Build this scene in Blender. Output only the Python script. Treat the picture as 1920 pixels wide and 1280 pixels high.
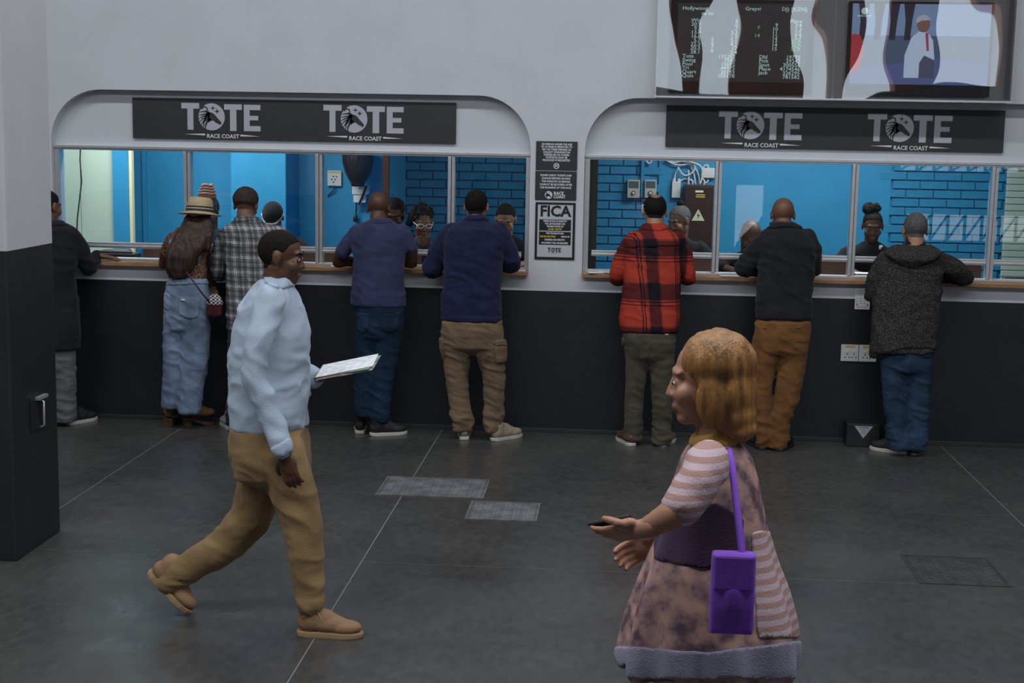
import bpy, bmesh, math, random
import numpy as np
from mathutils import Vector, Matrix

random.seed(4)
for o in list(bpy.data.objects): bpy.data.objects.remove(o)
SC = bpy.context.scene
COL = SC.collection

# ------------------------------------------------------------------ camera
FOC, CAMP = 2698.18, np.array([0.0, -10.17, 2.113])
YAW, PIT, ROL = .0724, .1422, .018
_cy, _sy, _cp, _sp = math.cos(YAW), math.sin(YAW), math.cos(PIT), math.sin(PIT)
FW = np.array([-_sy*_cp, _cy*_cp, -_sp]); RT0 = np.array([_cy, _sy, 0.0]); UP0 = np.cross(RT0, FW)
RT = math.cos(ROL)*RT0 + math.sin(ROL)*UP0; UP = -math.sin(ROL)*RT0 + math.cos(ROL)*UP0
cam = bpy.data.cameras.new('camera'); camo = bpy.data.objects.new('camera', cam); COL.objects.link(camo)
cam.sensor_width = 36; cam.lens = 36*FOC/1920; cam.clip_end = 200
camo.matrix_world = Matrix(((RT[0], UP[0], -FW[0], CAMP[0]), (RT[1], UP[1], -FW[1], CAMP[1]), (RT[2], UP[2], -FW[2], CAMP[2]), (0, 0, 0, 1)))
SC.camera = camo

# ------------------------------------------------------------------ world, lights, exposure
SC.view_settings.view_transform = 'Standard'; SC.view_settings.look = 'None'
SC.view_settings.gamma = 1; SC.view_settings.use_curve_mapping = False
SC.view_settings.exposure = -0.13
w = bpy.data.worlds.new('overcast_sky'); SC.world = w; w.use_nodes = True
bg = w.node_tree.nodes['Background']; bg.inputs[0].default_value = (.80, .90, 1, 1); bg.inputs[1].default_value = 2.6

def area(name, loc, sx, sy, power, col=(1, 1, 1), rot=(0, 0, 0)):
    l = bpy.data.lights.new(name, 'AREA'); l.shape = 'RECTANGLE'; l.size = sx; l.size_y = sy; l.energy = power; l.color = col
    o = bpy.data.objects.new(name, l); COL.objects.link(o); o.location = loc; o.rotation_euler = rot
    return o
# the roof lights above the hall (their shade edge shows in the arches) and the lit ceilings of the two booth rooms, all above what the frame shows
area('roof_light_offscreen', (-1, -2.7, 5.15), 11, .22, 230, (.94, .97, 1))
area('roof_light_offscreen', (-1, -7.2, 5.15), 11, .8, 440, (.94, .97, 1))
area('booth_ceiling_light_offscreen', (-3.5, .9, 2.95), 1.8, .3, 72, (.95, .99, 1))
area('booth_ceiling_light_offscreen', (1.6, .9, 2.95), 1.8, .3, 62, (.95, .99, 1))

# ------------------------------------------------------------------ pixel <-> place helpers
def ray(px, py): return FW + RT*(px-960)/FOC - UP*(py-640)/FOC
def W(px, py, Y):
    d = ray(px, py); return CAMP + d*((Y-CAMP[1])/d[1])
def G(px, py, Z=0.0):
    d = ray(px, py); return CAMP + d*((Z-CAMP[2])/d[2])
def proj(P):
    P = np.asarray(P) - CAMP; z = P@FW
    return np.stack([960+FOC*(P@RT)/z, 640-FOC*(P@UP)/z], -1)
def mpp(P): return float((np.asarray(P)-CAMP)@FW)/FOC      # metres per pixel there

# ------------------------------------------------------------------ materials
MATS = {}
def mat(name, col, rough=.6, metal=0, bump=0, bscale=60, var=0, vscale=8, spec=.5, emit=0, stretch=(1, 1, 1), sheen=0):
    if name in MATS: return MATS[name]
    m = bpy.data.materials.new(name); m.use_nodes = True; nt = m.node_tree; b = nt.nodes['Principled BSDF']
    c = (col[0], col[1], col[2], 1)
    b.inputs['Base Color'].default_value = c; b.inputs['Roughness'].default_value = rough; b.inputs['Metallic'].default_value = metal
    b.inputs['Specular IOR Level'].default_value = spec
    if sheen: b.inputs['Sheen Weight'].default_value = sheen
    if emit: b.inputs['Emission Color'].default_value = c; b.inputs['Emission Strength'].default_value = emit
    if var or bump:
        tc = nt.nodes.new('ShaderNodeTexCoord'); mp = nt.nodes.new('ShaderNodeMapping'); mp.inputs['Scale'].default_value = stretch
        nt.links.new(tc.outputs['Object'], mp.inputs[0])
    if var:
        n = nt.nodes.new('ShaderNodeTexNoise'); n.inputs['Scale'].default_value = vscale; n.inputs['Detail'].default_value = 5
        nt.links.new(mp.outputs[0], n.inputs['Vector'])
        r = nt.nodes.new('ShaderNodeValToRGB'); nt.links.new(n.outputs['Fac'], r.inputs[0])
        r.color_ramp.elements[0].position = .3; r.color_ramp.elements[1].position = .7
        r.color_ramp.elements[0].color = tuple(max(0, x*(1-var)) for x in col)+(1,)
        r.color_ramp.elements[1].color = tuple(min(1, x*(1+var)) for x in col)+(1,)
        nt.links.new(r.outputs[0], b.inputs['Base Color'])
    if bump:
        n2 = nt.nodes.new('ShaderNodeTexNoise'); n2.inputs['Scale'].default_value = bscale; n2.inputs['Detail'].default_value = 4
        nt.links.new(mp.outputs[0], n2.inputs['Vector'])
        bu = nt.nodes.new('ShaderNodeBump'); bu.inputs['Strength'].default_value = bump; bu.inputs['Distance'].default_value = .01
        nt.links.new(n2.outputs['Fac'], bu.inputs['Height']); nt.links.new(bu.outputs[0], b.inputs['Normal'])
    MATS[name] = m; return m

def plaid(name, pu, ru, pv, rv, cols, rough=.85):
    """woven check: ru / rv are (position, value) steps along one repeat across / up; cols a ramp over the mean value"""
    m = bpy.data.materials.new(name); m.use_nodes = True; nt = m.node_tree; b = nt.nodes['Principled BSDF']
    b.inputs['Roughness'].default_value = rough; b.inputs['Specular IOR Level'].default_value = .2
    tc = nt.nodes.new('ShaderNodeTexCoord'); sp = nt.nodes.new('ShaderNodeSeparateXYZ'); nt.links.new(tc.outputs['Object'], sp.inputs[0])
    def math_(op, a, bb):
        n = nt.nodes.new('ShaderNodeMath'); n.operation = op
        for i, x in enumerate((a, bb)):
            if isinstance(x, (int, float)): n.inputs[i].default_value = x
            else: nt.links.new(x, n.inputs[i])
        return n.outputs[0]
    def ramp(x, steps, per):
        f = math_('FRACT', math_('ADD', math_('DIVIDE', x, per), 50.0), 0)
        r = nt.nodes.new('ShaderNodeValToRGB'); r.color_ramp.interpolation = 'CONSTANT'; nt.links.new(f, r.inputs[0])
        e = r.color_ramp.elements
        while len(e) < len(steps): e.new(.5)
        for q, (p, v) in zip(e, steps): q.position = p; q.color = (v, v, v, 1)
        return r.outputs[0]
    u = math_('ADD', sp.outputs[0], math_('MULTIPLY', sp.outputs[1], .6))
    s = math_('MULTIPLY', math_('ADD', ramp(u, ru, pu), ramp(sp.outputs[2], rv, pv)), .5)
    r = nt.nodes.new('ShaderNodeValToRGB'); nt.links.new(s, r.inputs[0]); e = r.color_ramp.elements
    while len(e) < len(cols): e.new(.5)
    for q, (p, c) in zip(e, cols): q.position = p; q.color = c+(1,)
    nz = nt.nodes.new('ShaderNodeTexNoise'); nz.inputs['Scale'].default_value = 180; nt.links.new(tc.outputs['Object'], nz.inputs['Vector'])
    bu = nt.nodes.new('ShaderNodeBump'); bu.inputs['Strength'].default_value = .35; bu.inputs['Distance'].default_value = .004
    nt.links.new(nz.outputs['Fac'], bu.inputs['Height']); nt.links.new(bu.outputs[0], b.inputs['Normal'])
    nt.links.new(r.outputs[0], b.inputs['Base Color']); return m

def cloth(name, col, var=.25, bs=220, vs=7, rough=.9, bump=.3): return mat(name, col, rough, 0, bump, bs, var, vs, .2, sheen=.08)
def glass_mat(name, tint=(1, 1, 1), wave=0, wscale=2.0, ior=1.5):
    m = bpy.data.materials.new(name); m.use_nodes = True; nt = m.node_tree; nt.nodes.clear()
    out = nt.nodes.new('ShaderNodeOutputMaterial'); mx = nt.nodes.new('ShaderNodeMixShader'); tr = nt.nodes.new('ShaderNodeBsdfTransparent')
    gl = nt.nodes.new('ShaderNodeBsdfGlossy'); fr = nt.nodes.new('ShaderNodeFresnel')
    tr.inputs[0].default_value = tint+(1,); gl.inputs['Roughness'].default_value = .01; fr.inputs['IOR'].default_value = ior
    nt.links.new(fr.outputs[0], mx.inputs[0]); nt.links.new(tr.outputs[0], mx.inputs[1]); nt.links.new(gl.outputs[0], mx.inputs[2]); nt.links.new(mx.outputs[0], out.inputs[0])
    if wave:
        tc = nt.nodes.new('ShaderNodeTexCoord'); n = nt.nodes.new('ShaderNodeTexNoise'); n.inputs['Scale'].default_value = wscale; n.inputs['Detail'].default_value = 1
        bu = nt.nodes.new('ShaderNodeBump'); bu.inputs['Strength'].default_value = 1; bu.inputs['Distance'].default_value = wave
        nt.links.new(tc.outputs['Object'], n.inputs['Vector']); nt.links.new(n.outputs['Fac'], bu.inputs['Height']); nt.links.new(bu.outputs[0], gl.inputs['Normal'])
    return m

def wall_paint(name, split, lower, upper):
    """two-tone painted plaster: dark dado below the height `split`, pale above"""
    m = bpy.data.materials.new(name); m.use_nodes = True; nt = m.node_tree; b = nt.nodes['Principled BSDF']
    tc = nt.nodes.new('ShaderNodeTexCoord'); sp = nt.nodes.new('ShaderNodeSeparateXYZ'); nt.links.new(tc.outputs['Object'], sp.inputs[0])
    n = nt.nodes.new('ShaderNodeTexNoise'); n.inputs['Scale'].default_value = 3; n.inputs['Detail'].default_value = 6; nt.links.new(tc.outputs['Object'], n.inputs['Vector'])
    n2 = nt.nodes.new('ShaderNodeTexNoise'); n2.inputs['Scale'].default_value = 90; nt.links.new(tc.outputs['Object'], n2.inputs['Vector'])
    def two(a, k):
        r = nt.nodes.new('ShaderNodeValToRGB'); nt.links.new(n.outputs['Fac'], r.inputs[0])
        r.color_ramp.elements[0].position = .35; r.color_ramp.elements[1].position = .65
        r.color_ramp.elements[0].color = tuple(x*(1-k) for x in a)+(1,); r.color_ramp.elements[1].color = tuple(x*(1+k) for x in a)+(1,); return r.outputs[0]
    g = nt.nodes.new('ShaderNodeMath'); g.operation = 'GREATER_THAN'; nt.links.new(sp.outputs[2], g.inputs[0]); g.inputs[1].default_value = split
    mx = nt.nodes.new('ShaderNodeMix'); mx.data_type = 'RGBA'; nt.links.new(g.outputs[0], mx.inputs[0])
    nt.links.new(two(lower, .14), mx.inputs[6]); nt.links.new(two(upper, .03), mx.inputs[7]); nt.links.new(mx.outputs[2], b.inputs['Base Color'])
    ro = nt.nodes.new('ShaderNodeMix'); ro.inputs[2].default_value = .42; ro.inputs[3].default_value = .65; nt.links.new(g.outputs[0], ro.inputs[0]); nt.links.new(ro.outputs[0], b.inputs['Roughness'])
    bu = nt.nodes.new('ShaderNodeBump'); bu.inputs['Strength'].default_value = .12; bu.inputs['Distance'].default_value = .005
    nt.links.new(n2.outputs['Fac'], bu.inputs['Height']); nt.links.new(bu.outputs[0], b.inputs['Normal'])
    return m

# ------------------------------------------------------------------ object helpers
def link(name, me, m=None, parent=None, smooth=False):
    o = bpy.data.objects.new(name, me); COL.objects.link(o)
    if m is not None and not me.materials: me.materials.append(m)
    if smooth: me.polygons.foreach_set('use_smooth', [True]*len(me.polygons))
    if parent is not None: o.parent = parent
    return o
def tag(o, label, cat, group=None):
    o['label'] = label; o['category'] = cat
    if group: o['group'] = group
    return o
def struct(o): o['kind'] = 'structure'; return o
def empty(name, loc):
    o = bpy.data.objects.new(name, None); COL.objects.link(o); o.location = Vector(loc); o.empty_display_size = .1; return o
def mesh(vs, fs, name='mesh'):
    me = bpy.data.meshes.new(name); me.from_pydata([tuple(map(float, v)) for v in vs], [], fs); me.update(); return me
class MB:
    """collects solid pieces of ONE part"""
    def __init__(s): s.v = []; s.f = []
    def add(s, vs, fs):
        k = len(s.v); s.v += [tuple(map(float, v)) for v in vs]; s.f += [tuple(i+k for i in f) for f in fs]; return s
    def box(s, a, b):
        (x0, y0, z0), (x1, y1, z1) = a, b
        return s.add([(x0, y0, z0), (x1, y0, z0), (x1, y1, z0), (x0, y1, z0), (x0, y0, z1), (x1, y0, z1), (x1, y1, z1), (x0, y1, z1)],
                     [(0, 3, 2, 1), (4, 5, 6, 7), (0, 1, 5, 4), (1, 2, 6, 5), (2, 3, 7, 6), (3, 0, 4, 7)])
    def rings(s, R, cap=True):
        n = len(R[0]); k = len(s.v); vs = [p for r in R for p in r]; fs = []
        for i in range(len(R)-1):
            for j in range(n):
                a, b = i*n+j, i*n+(j+1) % n; fs.append((a, b, b+n, a+n))
        if cap: fs.append(tuple(range(n))[::-1]); fs.append(tuple(range((len(R)-1)*n, len(R)*n)))
        return s.add(vs, fs)
    def tube(s, pts, rad, n=12, round_=True):
        pts = [np.array(p, float) for p in pts]; rad = [rad]*len(pts) if isinstance(rad, (int, float)) else list(rad)
        if round_:
            for end in (0, -1):
                a, b = (pts[0], pts[1]) if end == 0 else (pts[-1], pts[-2]); d = a-b; d = d/np.linalg.norm(d); r = rad[end]
                ex = [(a+d*r*.6, r*.8), (a+d*r*.95, r*.3)]
                if end == 0: pts = [ex[1][0], ex[0][0]]+pts; rad = [ex[1][1], ex[0][1]]+rad
                else: pts = pts+[ex[0][0], ex[1][0]]; rad = rad+[ex[0][1], ex[1][1]]
        R = []; up = None
        for i, p in enumerate(pts):
            d = pts[min(i+1, len(pts)-1)]-pts[max(i-1, 0)]; d = d/(np.linalg.norm(d)+1e-9)
            if up is None:
                up = np.array([0, 0, 1.0]) if abs(d[2]) < .9 else np.array([0, 1.0, 0])
            u = np.cross(up, d); u /= np.linalg.norm(u)+1e-9; v = np.cross(d, u); up = v
            R.append([p+rad[i]*(math.cos(t)*u+math.sin(t)*v) for t in np.arange(n)*2*math.pi/n])
        return s.rings(R)
    def ell(s, c, r, M=None, nu=14, nv=9):
        c = np.array(c, float); R = []
        for i in range(nv+1):
            ph = -math.pi/2+math.pi*(i+.0)/nv; ph = max(-1.5, min(1.5, ph)); ring = []
            for t in np.arange(nu)*2*math.pi/nu:
                q = np.array([r[0]*math.cos(ph)*math.cos(t), r[1]*math.cos(ph)*math.sin(t), r[2]*math.sin(ph)])
                ring.append(c+(M@q if M is not None else q))
            R.append(ring)
        return s.rings(R)
    def prism(s, poly, y0, y1):
        """x,z outline pushed from y0 to y1"""
        n = len(poly)
        return s.add([(x, y0, z) for x, z in poly]+[(x, y1, z) for x, z in poly],
                     [tuple(range(n)), tuple(range(2*n-1, n-1, -1))]+[(j, i, i+n, j+n) for i, j in ((i, (i+1) % n) for i in range(n))])
    def build(s, name, m, parent=None, smooth=False, bevel=0, off=(0, 0, 0)):
        me = mesh([(x-off[0], y-off[1], z-off[2]) for x, y, z in s.v], s.f, name)
        if bevel:
            bm = bmesh.new(); bm.from_mesh(me)
            bmesh.ops.bevel(bm, geom=[e for e in bm.edges], offset=bevel, segments=2, affect='EDGES', profile=.6); bm.to_mesh(me); bm.free()
        return link(name, me, m, parent, smooth)
def single(name, m, a, b, label=None, cat=None, parent=None, bevel=.003, group=None):
    """one box-shaped piece whose origin is its own base centre"""
    c = ((a[0]+b[0])/2, (a[1]+b[1])/2, min(a[2], b[2])); o = MB().box(a, b).build(name, m, parent, bevel=bevel, off=c); o.location = c
    if label: tag(o, label, cat, group)
    return o
def vnoise(P, seed=0):
    P = np.asarray(P, float)+seed*17.3; i = np.floor(P); f = P-i; f = f*f*(3-2*f); out = np.zeros(len(P))
    for dx in (0, 1):
        for dy in (0, 1):
            for dz in (0, 1):
                h = np.sin((i[:, 0]+dx)*127.1+(i[:, 1]+dy)*311.7+(i[:, 2]+dz)*74.7)*43758.5453; h -= np.floor(h)
                out += h*(f[:, 0] if dx else 1-f[:, 0])*(f[:, 1] if dy else 1-f[:, 1])*(f[:, 2] if dz else 1-f[:, 2])
    return out
def grow(mb, voxel, smooth=4):
    """weld the overlapping solids of a part into one continuous skin"""
    ob = bpy.data.objects.new('tmp', mesh(mb.v, mb.f)); COL.objects.link(ob)
    r = ob.modifiers.new('r', 'REMESH'); r.mode = 'VOXEL'; r.voxel_size = voxel
    if smooth: q = ob.modifiers.new('s', 'SMOOTH'); q.factor = .5; q.iterations = smooth
    dg = bpy.context.evaluated_depsgraph_get(); me = bpy.data.meshes.new_from_object(ob.evaluated_get(dg))
    old = ob.data; bpy.data.objects.remove(ob); bpy.data.meshes.remove(old); return me
def cos_of(me):
    a = np.empty(len(me.vertices)*3); me.vertices.foreach_get('co', a); n = np.empty(len(me.vertices)*3); me.vertices.foreach_get('normal', n)
    return a.reshape(-1, 3), n.reshape(-1, 3)
def set_co(me, P): me.vertices.foreach_set('co', np.ascontiguousarray(P).ravel()); me.update()
def wrinkle(me, amp, freq, seed=0, amp2=0, zlo=None):
    P, N = cos_of(me); Pw = P*np.array(freq)+1.6*vnoise(P*5, seed+9)[:, None]+P[:, [0]]*np.array([0, 0, freq[2]*.35]); r1 = 1-np.abs(2*vnoise(Pw, seed)-1); r2 = 1-np.abs(2*vnoise(Pw*1.9+7, seed+3)-1)
    d = amp*(1.7*r1**2.2-.6)+amp*.6*(1.6*r2**2-.6)
    if zlo is not None:
        k = np.clip(1-(P[:, 2]-zlo)/.22, 0, 1); d += amp2*k*(1.8*(1-np.abs(2*vnoise(P*np.array((7, 7, 30))+vnoise(P*9)[:, None]*1.5, seed+5)-1))**2-.6)
    set_co(me, P+N*d[:, None])
def patch(me, mask, off, name='patch'):
    """a piece lying on a surface: the masked faces lifted by off, with an edge of that thickness"""
    bm = bmesh.new(); bm.from_mesh(me); bm.verts.ensure_lookup_table(); bm.normal_update()
    nrm = {v: v.normal.copy() for v in bm.verts}; keep = [f for f in bm.faces if all(mask[v.index] for v in f.verts)]
    ks = set(keep); bmesh.ops.delete(bm, geom=[f for f in bm.faces if f not in ks], context='FACES')
    bd = [e for e in bm.edges if e.is_boundary]; nb = {}
    for e in bd:
        for v in e.verts: nb.setdefault(v, []).append(e.other_vert(v))
    for _ in range(6):
        new = {v: v.co*.4+sum((q.co for q in n), Vector())*(.6/len(n)) for v, n in nb.items() if len(n) == 2}
        for v, q in new.items(): v.co = q
    for v in bm.verts: v.co += nrm[v]*off
    bd = [e for e in bm.edges if e.is_boundary]
    if bd:
        src = {v.co.copy().freeze(): nrm[v] for e in bd for v in e.verts}
        g = bmesh.ops.extrude_edge_only(bm, edges=bd)
        for v in [q for q in g['geom'] if isinstance(q, bmesh.types.BMVert)]: v.co -= src[v.co.copy().freeze()]*(off*1.5)
    out = bpy.data.meshes.new(name); bm.to_mesh(out); bm.free(); return out
def inpoly(Q, poly):
    x, y = Q[:, 0], Q[:, 1]; c = np.zeros(len(Q), bool); n = len(poly)
    for i in range(n):
        (x1, y1), (x2, y2) = poly[i], poly[(i+1) % n]
        k = ((y1 > y) != (y2 > y)) & (x < (x2-x1)*(y-y1)/((y2-y1) or 1e-9)+x1); c ^= k
    return c
def text_mb(s, size, x, z, y, align='CENTER', bold=0, sx=1.0, mb=None):
    cu = bpy.data.curves.new('t', 'FONT'); cu.body = s; cu.size = size; cu.align_x = align; cu.align_y = 'CENTER'; cu.resolution_u = 2; cu.offset = bold
    ob = bpy.data.objects.new('t', cu); COL.objects.link(ob); dg = bpy.context.evaluated_depsgraph_get()
    me = bpy.data.meshes.new_from_object(ob.evaluated_get(dg)); bpy.data.objects.remove(ob); bpy.data.curves.remove(cu)
    mb = mb or MB(); mb.add([(x+v.co.x*sx, y, z+v.co.y) for v in me.vertices], [tuple(p.vertices) for p in me.polygons]); bpy.data.meshes.remove(me); return mb
# ================================================================== THE SETTING
M_WALL = wall_paint('wall_paint', 1.023, (.013, .0145, .0185), (.54, .555, .595))
M_WHITE = mat('white_plaster', (.54, .555, .595), .65, bump=.1, bscale=80, var=.03, vscale=3)
M_ALU = mat('aluminium', (.62, .63, .65), .38, .75, var=.06, vscale=20)
M_BLUE = mat('blue_wall_paint', (.024, .27, .50), .5, bump=.08, bscale=50, var=.06, vscale=4)
M_WOOD = mat('counter_wood', (.33, .18, .085), .45, bump=.1, bscale=30, var=.3, vscale=14, stretch=(.6, 4, 4))
M_BROWN = mat('dark_brown_board', (.075, .034, .022), .5, var=.25, vscale=10, stretch=(.5, 3, 3))
M_BLACK = mat('black_plastic', (.012, .012, .014), .45)
M_SIGN = mat('charcoal_sign_board', (.024, .025, .031), .5, var=.12, vscale=3)
M_SILV = mat('silver_grey_lettering', (.42, .43, .48), .5)
M_LETW = mat('white_lettering', (.68, .68, .72), .5)
M_WPL = mat('white_plastic', (.68, .69, .68), .4)
M_YEL = mat('yellow_sticker', (.62, .48, .05), .6)
M_PAPER = mat('white_paper', (.72, .73, .75), .8)
M_GLASS = glass_mat('window_glass', (.97, .985, .99))
M_DARKG = mat('dark_grey_metal', (.07, .07, .075), .45, .4)

def floor_mat():
    m = bpy.data.materials.new('polished_dark_concrete'); m.use_nodes = True; nt = m.node_tree; b = nt.nodes['Principled BSDF']
    geo = nt.nodes.new('ShaderNodeNewGeometry')
    def nz(s, d, st=(1, 1, 1)):
        mp = nt.nodes.new('ShaderNodeMapping'); mp.inputs['Scale'].default_value = st; nt.links.new(geo.outputs['Position'], mp.inputs[0])
        n = nt.nodes.new('ShaderNodeTexNoise'); n.inputs['Scale'].default_value = s; n.inputs['Detail'].default_value = d; nt.links.new(mp.outputs[0], n.inputs['Vector']); return n.outputs['Fac']
    def rp(x, a, bb, p0=.35, p1=.65):
        r = nt.nodes.new('ShaderNodeValToRGB'); nt.links.new(x, r.inputs[0]); e = r.color_ramp.elements; e[0].position = p0; e[1].position = p1; e[0].color = a+(1,); e[1].color = bb+(1,); return r.outputs[0]
    mx = nt.nodes.new('ShaderNodeMix'); mx.data_type = 'RGBA'; mx.inputs[0].default_value = .4
    nt.links.new(rp(nz(.9, 8), (.036, .036, .036), (.07, .069, .066)), mx.inputs[6]); nt.links.new(rp(nz(22, 6, (1, .5, 1)), (.035, .035, .035), (.075, .073, .07)), mx.inputs[7])
    nt.links.new(mx.outputs[2], b.inputs['Base Color'])
    nt.links.new(rp(nz(2.2, 7), (.22,)*3, (.40,)*3), b.inputs['Roughness'])
    bu = nt.nodes.new('ShaderNodeBump'); bu.inputs['Strength'].default_value = .25; bu.inputs['Distance'].default_value = .004
    nt.links.new(nz(26, 6, (1, .6, 1)), bu.inputs['Height']); nt.links.new(bu.outputs[0], b.inputs['Normal'])
    return m
M_FLOOR = floor_mat()
M_JOINT = mat('pale_joint_filler', (.19, .19, .185), .8)

flo = struct(MB().box((-9, -16, -.2), (9, .2, -.0012)).build('floor', M_JOINT))
XJ = [-9, -6.7, -4.9, -3.08, -1.23, .59, 2.31, 4.1, 6, 9]; YJ = [-16, -13.3, -10.6, -8.8, -7.0, -5.15, -3.3, -1.93, -1.485, .0]
for i in range(len(XJ)-1):
    for j in range(len(YJ)-1):
        cx, cyy = (XJ[i]+XJ[i+1])/2, (YJ[j]+YJ[j+1])/2; hx, hy = (XJ[i+1]-XJ[i])/2-.003, (YJ[j+1]-YJ[j])/2-.003
        o = MB().box((-hx, -hy, -.0012), (hx, hy, 0)).build('floor_slab', M_FLOOR, flo); o.location = (cx, cyy, 0)

def arch_outline(x0, x1, z0, z1, r):
    P = [(x0, z0), (x0, z1-r)]
    P += [(x0+r-r*math.cos(t), z1-r+r*math.sin(t)) for t in np.linspace(0, math.pi/2, 14)[1:]]
    P += [(x1-r+r*math.sin(t), z1-r+r*math.cos(t)) for t in np.linspace(0, math.pi/2, 14)]
    return P+[(x1, z0)]
def pierced(outer, holes, y0, y1):
    bm = bmesh.new()
    for loop in [outer]+holes:
        vs = [bm.verts.new((x, y0, z)) for x, z in loop]
        for a, b in zip(vs, vs[1:]+vs[:1]): bm.edges.new((a, b))
    bmesh.ops.triangle_fill(bm, use_beauty=True, use_dissolve=False, edges=bm.edges[:], normal=(0, -1, 0))
    g = bmesh.ops.extrude_face_region(bm, geom=bm.faces[:])
    for v in [q for q in g['geom'] if isinstance(q, bmesh.types.BMVert)]: v.co.y = y1
    bmesh.ops.recalc_face_normals(bm, faces=bm.faces[:]); me = bpy.data.meshes.new('wall'); bm.to_mesh(me); bm.free(); return me
A1 = arch_outline(-4.085, -.631, 1.13, 2.385, .37); A2 = arch_outline(-.25, 4.05, 1.13, 2.385, .37)
struct(link('wall_back', pierced([(-9, -.02), (-9, 5.2), (9, 5.2), (9, -.02)], [A1, A2], 0, .09), M_WALL))
struct(MB().box((-9, -.010, 0), (9, -.0005, .03)).build('baseboard_back', mat('dark_skirting', (.03, .031, .034), .4), bevel=.003))
wi = MB()
for a, b in [((-9, 0, 0), (9, 0, 1.13)), ((-9, 0, 1.985), (9, 0, 5.2)), ((-9, 0, 1.13), (-4.085, 0, 1.985)), ((-.631, 0, 1.13), (-.25, 0, 1.985)), ((4.05, 0, 1.13), (9, 0, 1.985))]:
    wi.box((a[0], .0905, a[2]), (b[0], .20, b[2]))
struct(wi.build('wall_recess', M_WHITE))
# hall shell out of view
struct(MB().box((-9, -16, 5.2), (9, .2, 5.3)).build('ceiling', mat('ceiling_paint', (.42, .43, .45), .8)))
struct(MB().box((-9.15, -16, 0), (-9, .2, 5.2)).build('wall_left', M_WALL)); struct(MB().box((9, -16, 0), (9.15, .2, 5.2)).build('wall_right', M_WALL))
wf = MB(); M_TERRA = mat('terracotta_plaster', (.55, .19, .10), .7, var=.15, vscale=3)
for x0, x1, z0, z1 in [(-9, 2.1, 0, 3.0), (2.1, 2.6, 1.3, 3.0), (2.6, 5.0, 0, 3.0), (5.0, 7.4, 0, .38), (5.0, 7.4, .85, 1.62), (5.0, 7.4, 1.8, 3.0), (7.4, 9, 0, 3.0), (-9, 9, 4.9, 5.2), (-9, .3, 3, 4.9), (7.6, 9, 3, 4.9)]:
    wf.box((x0, -16.2, z0), (x1, -16, z1))
struct(wf.build('wall_front', mat('grey_hall_plaster', (.30, .31, .33), .7))); wf = MB()
for x, w_ in ((.9, .5), (2.0, .9), (3.5, .4), (4.6, .8), (6.3, .6)): wf.box((x, -16.25, 3), (x+w_, -15.95, 4.9))
struct(wf.build('wall_front_columns', M_TERRA))
tr = MB()
for k in range(8):
    x = 5.0+k*.3
    for z0, z1 in ((.38, .85), (1.62, 1.8)): tr.tube([(x, -16.1, z0), (x+.3, -16.1, z1)], .022, 6); tr.tube([(x+.3, -16.1, z0), (x+.3, -16.1, z1)], .03, 6)
struct(tr.build('trim_1', M_DARKG))

# pillar in front of the left window
zs = float(W(97, 455, -2.97)[2])
pil = MB().box((-3.55, -3.53, 0), (-2.898, -2.97, 5.2)).build('pillar', wall_paint('pillar_paint', zs, (.018, .019, .022), (.50, .51, .53)), bevel=.012); struct(pil)
pk = empty('door_catch', (-2.898, -3.24, .60)); tag(pk, 'small metal pull catch fixed to the dark side of the pillar', 'catch')
MB().box((0, -.085, 0), (.006, .085, .175)).build('back_plate', M_BLACK, pk, bevel=.002)
MB().box((.006, -.03, .155), (.03, .085, .172)).build('top_tab', M_ALU, pk, bevel=.002)
MB().tube([(.008, .03, .01), (.026, .03, .02), (.026, .03, .14), (.008, .03, .15)], .006, 8).build('pull_bar', M_ALU, pk, True)

# ---------------------------------------------------------- service windows
def window(n, x0, x1, mull, zr):
    fr = MB(); y0, y1 = .045, .13
    fr.box((x0, y0, 1.955), (x1, y1, 1.985)); fr.box((x0, y0-.012, 1.968), (x1, y0, 1.988))
    fr.box((x0, y0, 1.163), (x0+.035, y1, 1.955)); fr.box((x1-.03, y0, 1.163), (x1, y1, 1.955)); fr.box((x0+.035, y0, 1.163), (x1-.03, y1, 1.178))
    w_ = struct(fr.build('window_%d' % n, M_ALU, bevel=.002))
    edges = [x0+.035]+mull+[x1-.03]
    for x in mull:
        o = MB().box((x-.024, .04, 1.178), (x-.002, .115, 1.9545)).box((x+.002, .05, 1.178), (x+.024, .125, 1.9545)).build('mullion', M_ALU, w_, bevel=.002)
    for a, b in zip(edges, edges[1:]):
        MB().box((a+.025, .06, zr), (b-.025, .10, zr+.04)).box((a+.025, .052, zr+.008), (b-.025, .06, zr+.02)).build('bottom_rail', M_ALU, w_, bevel=.002)
        MB().box((a+.022, .078, zr+.035), (b-.022, .084, 1.957)).build('pane', M_GLASS, w_)
    return w_
window(1, -4.083, -.633, [-3.108, -2.147, -1.194], 1.25)
window(2, -.248, 4.048, [.688, 1.634, 2.585, 3.54], 1.275)
for n, (x0, x1) in enumerate(((-4.084, -.632), (-.249, 4.049))):
    single('counter_ledge', M_WOOD, (x0, -.062, 1.130), (x1, .20, 1.1625), ['varnished wooden ledge under the window with the pale green panel', 'varnished wooden ledge under the window with the meter boxes'][n], 'ledge', bevel=.006)

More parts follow.
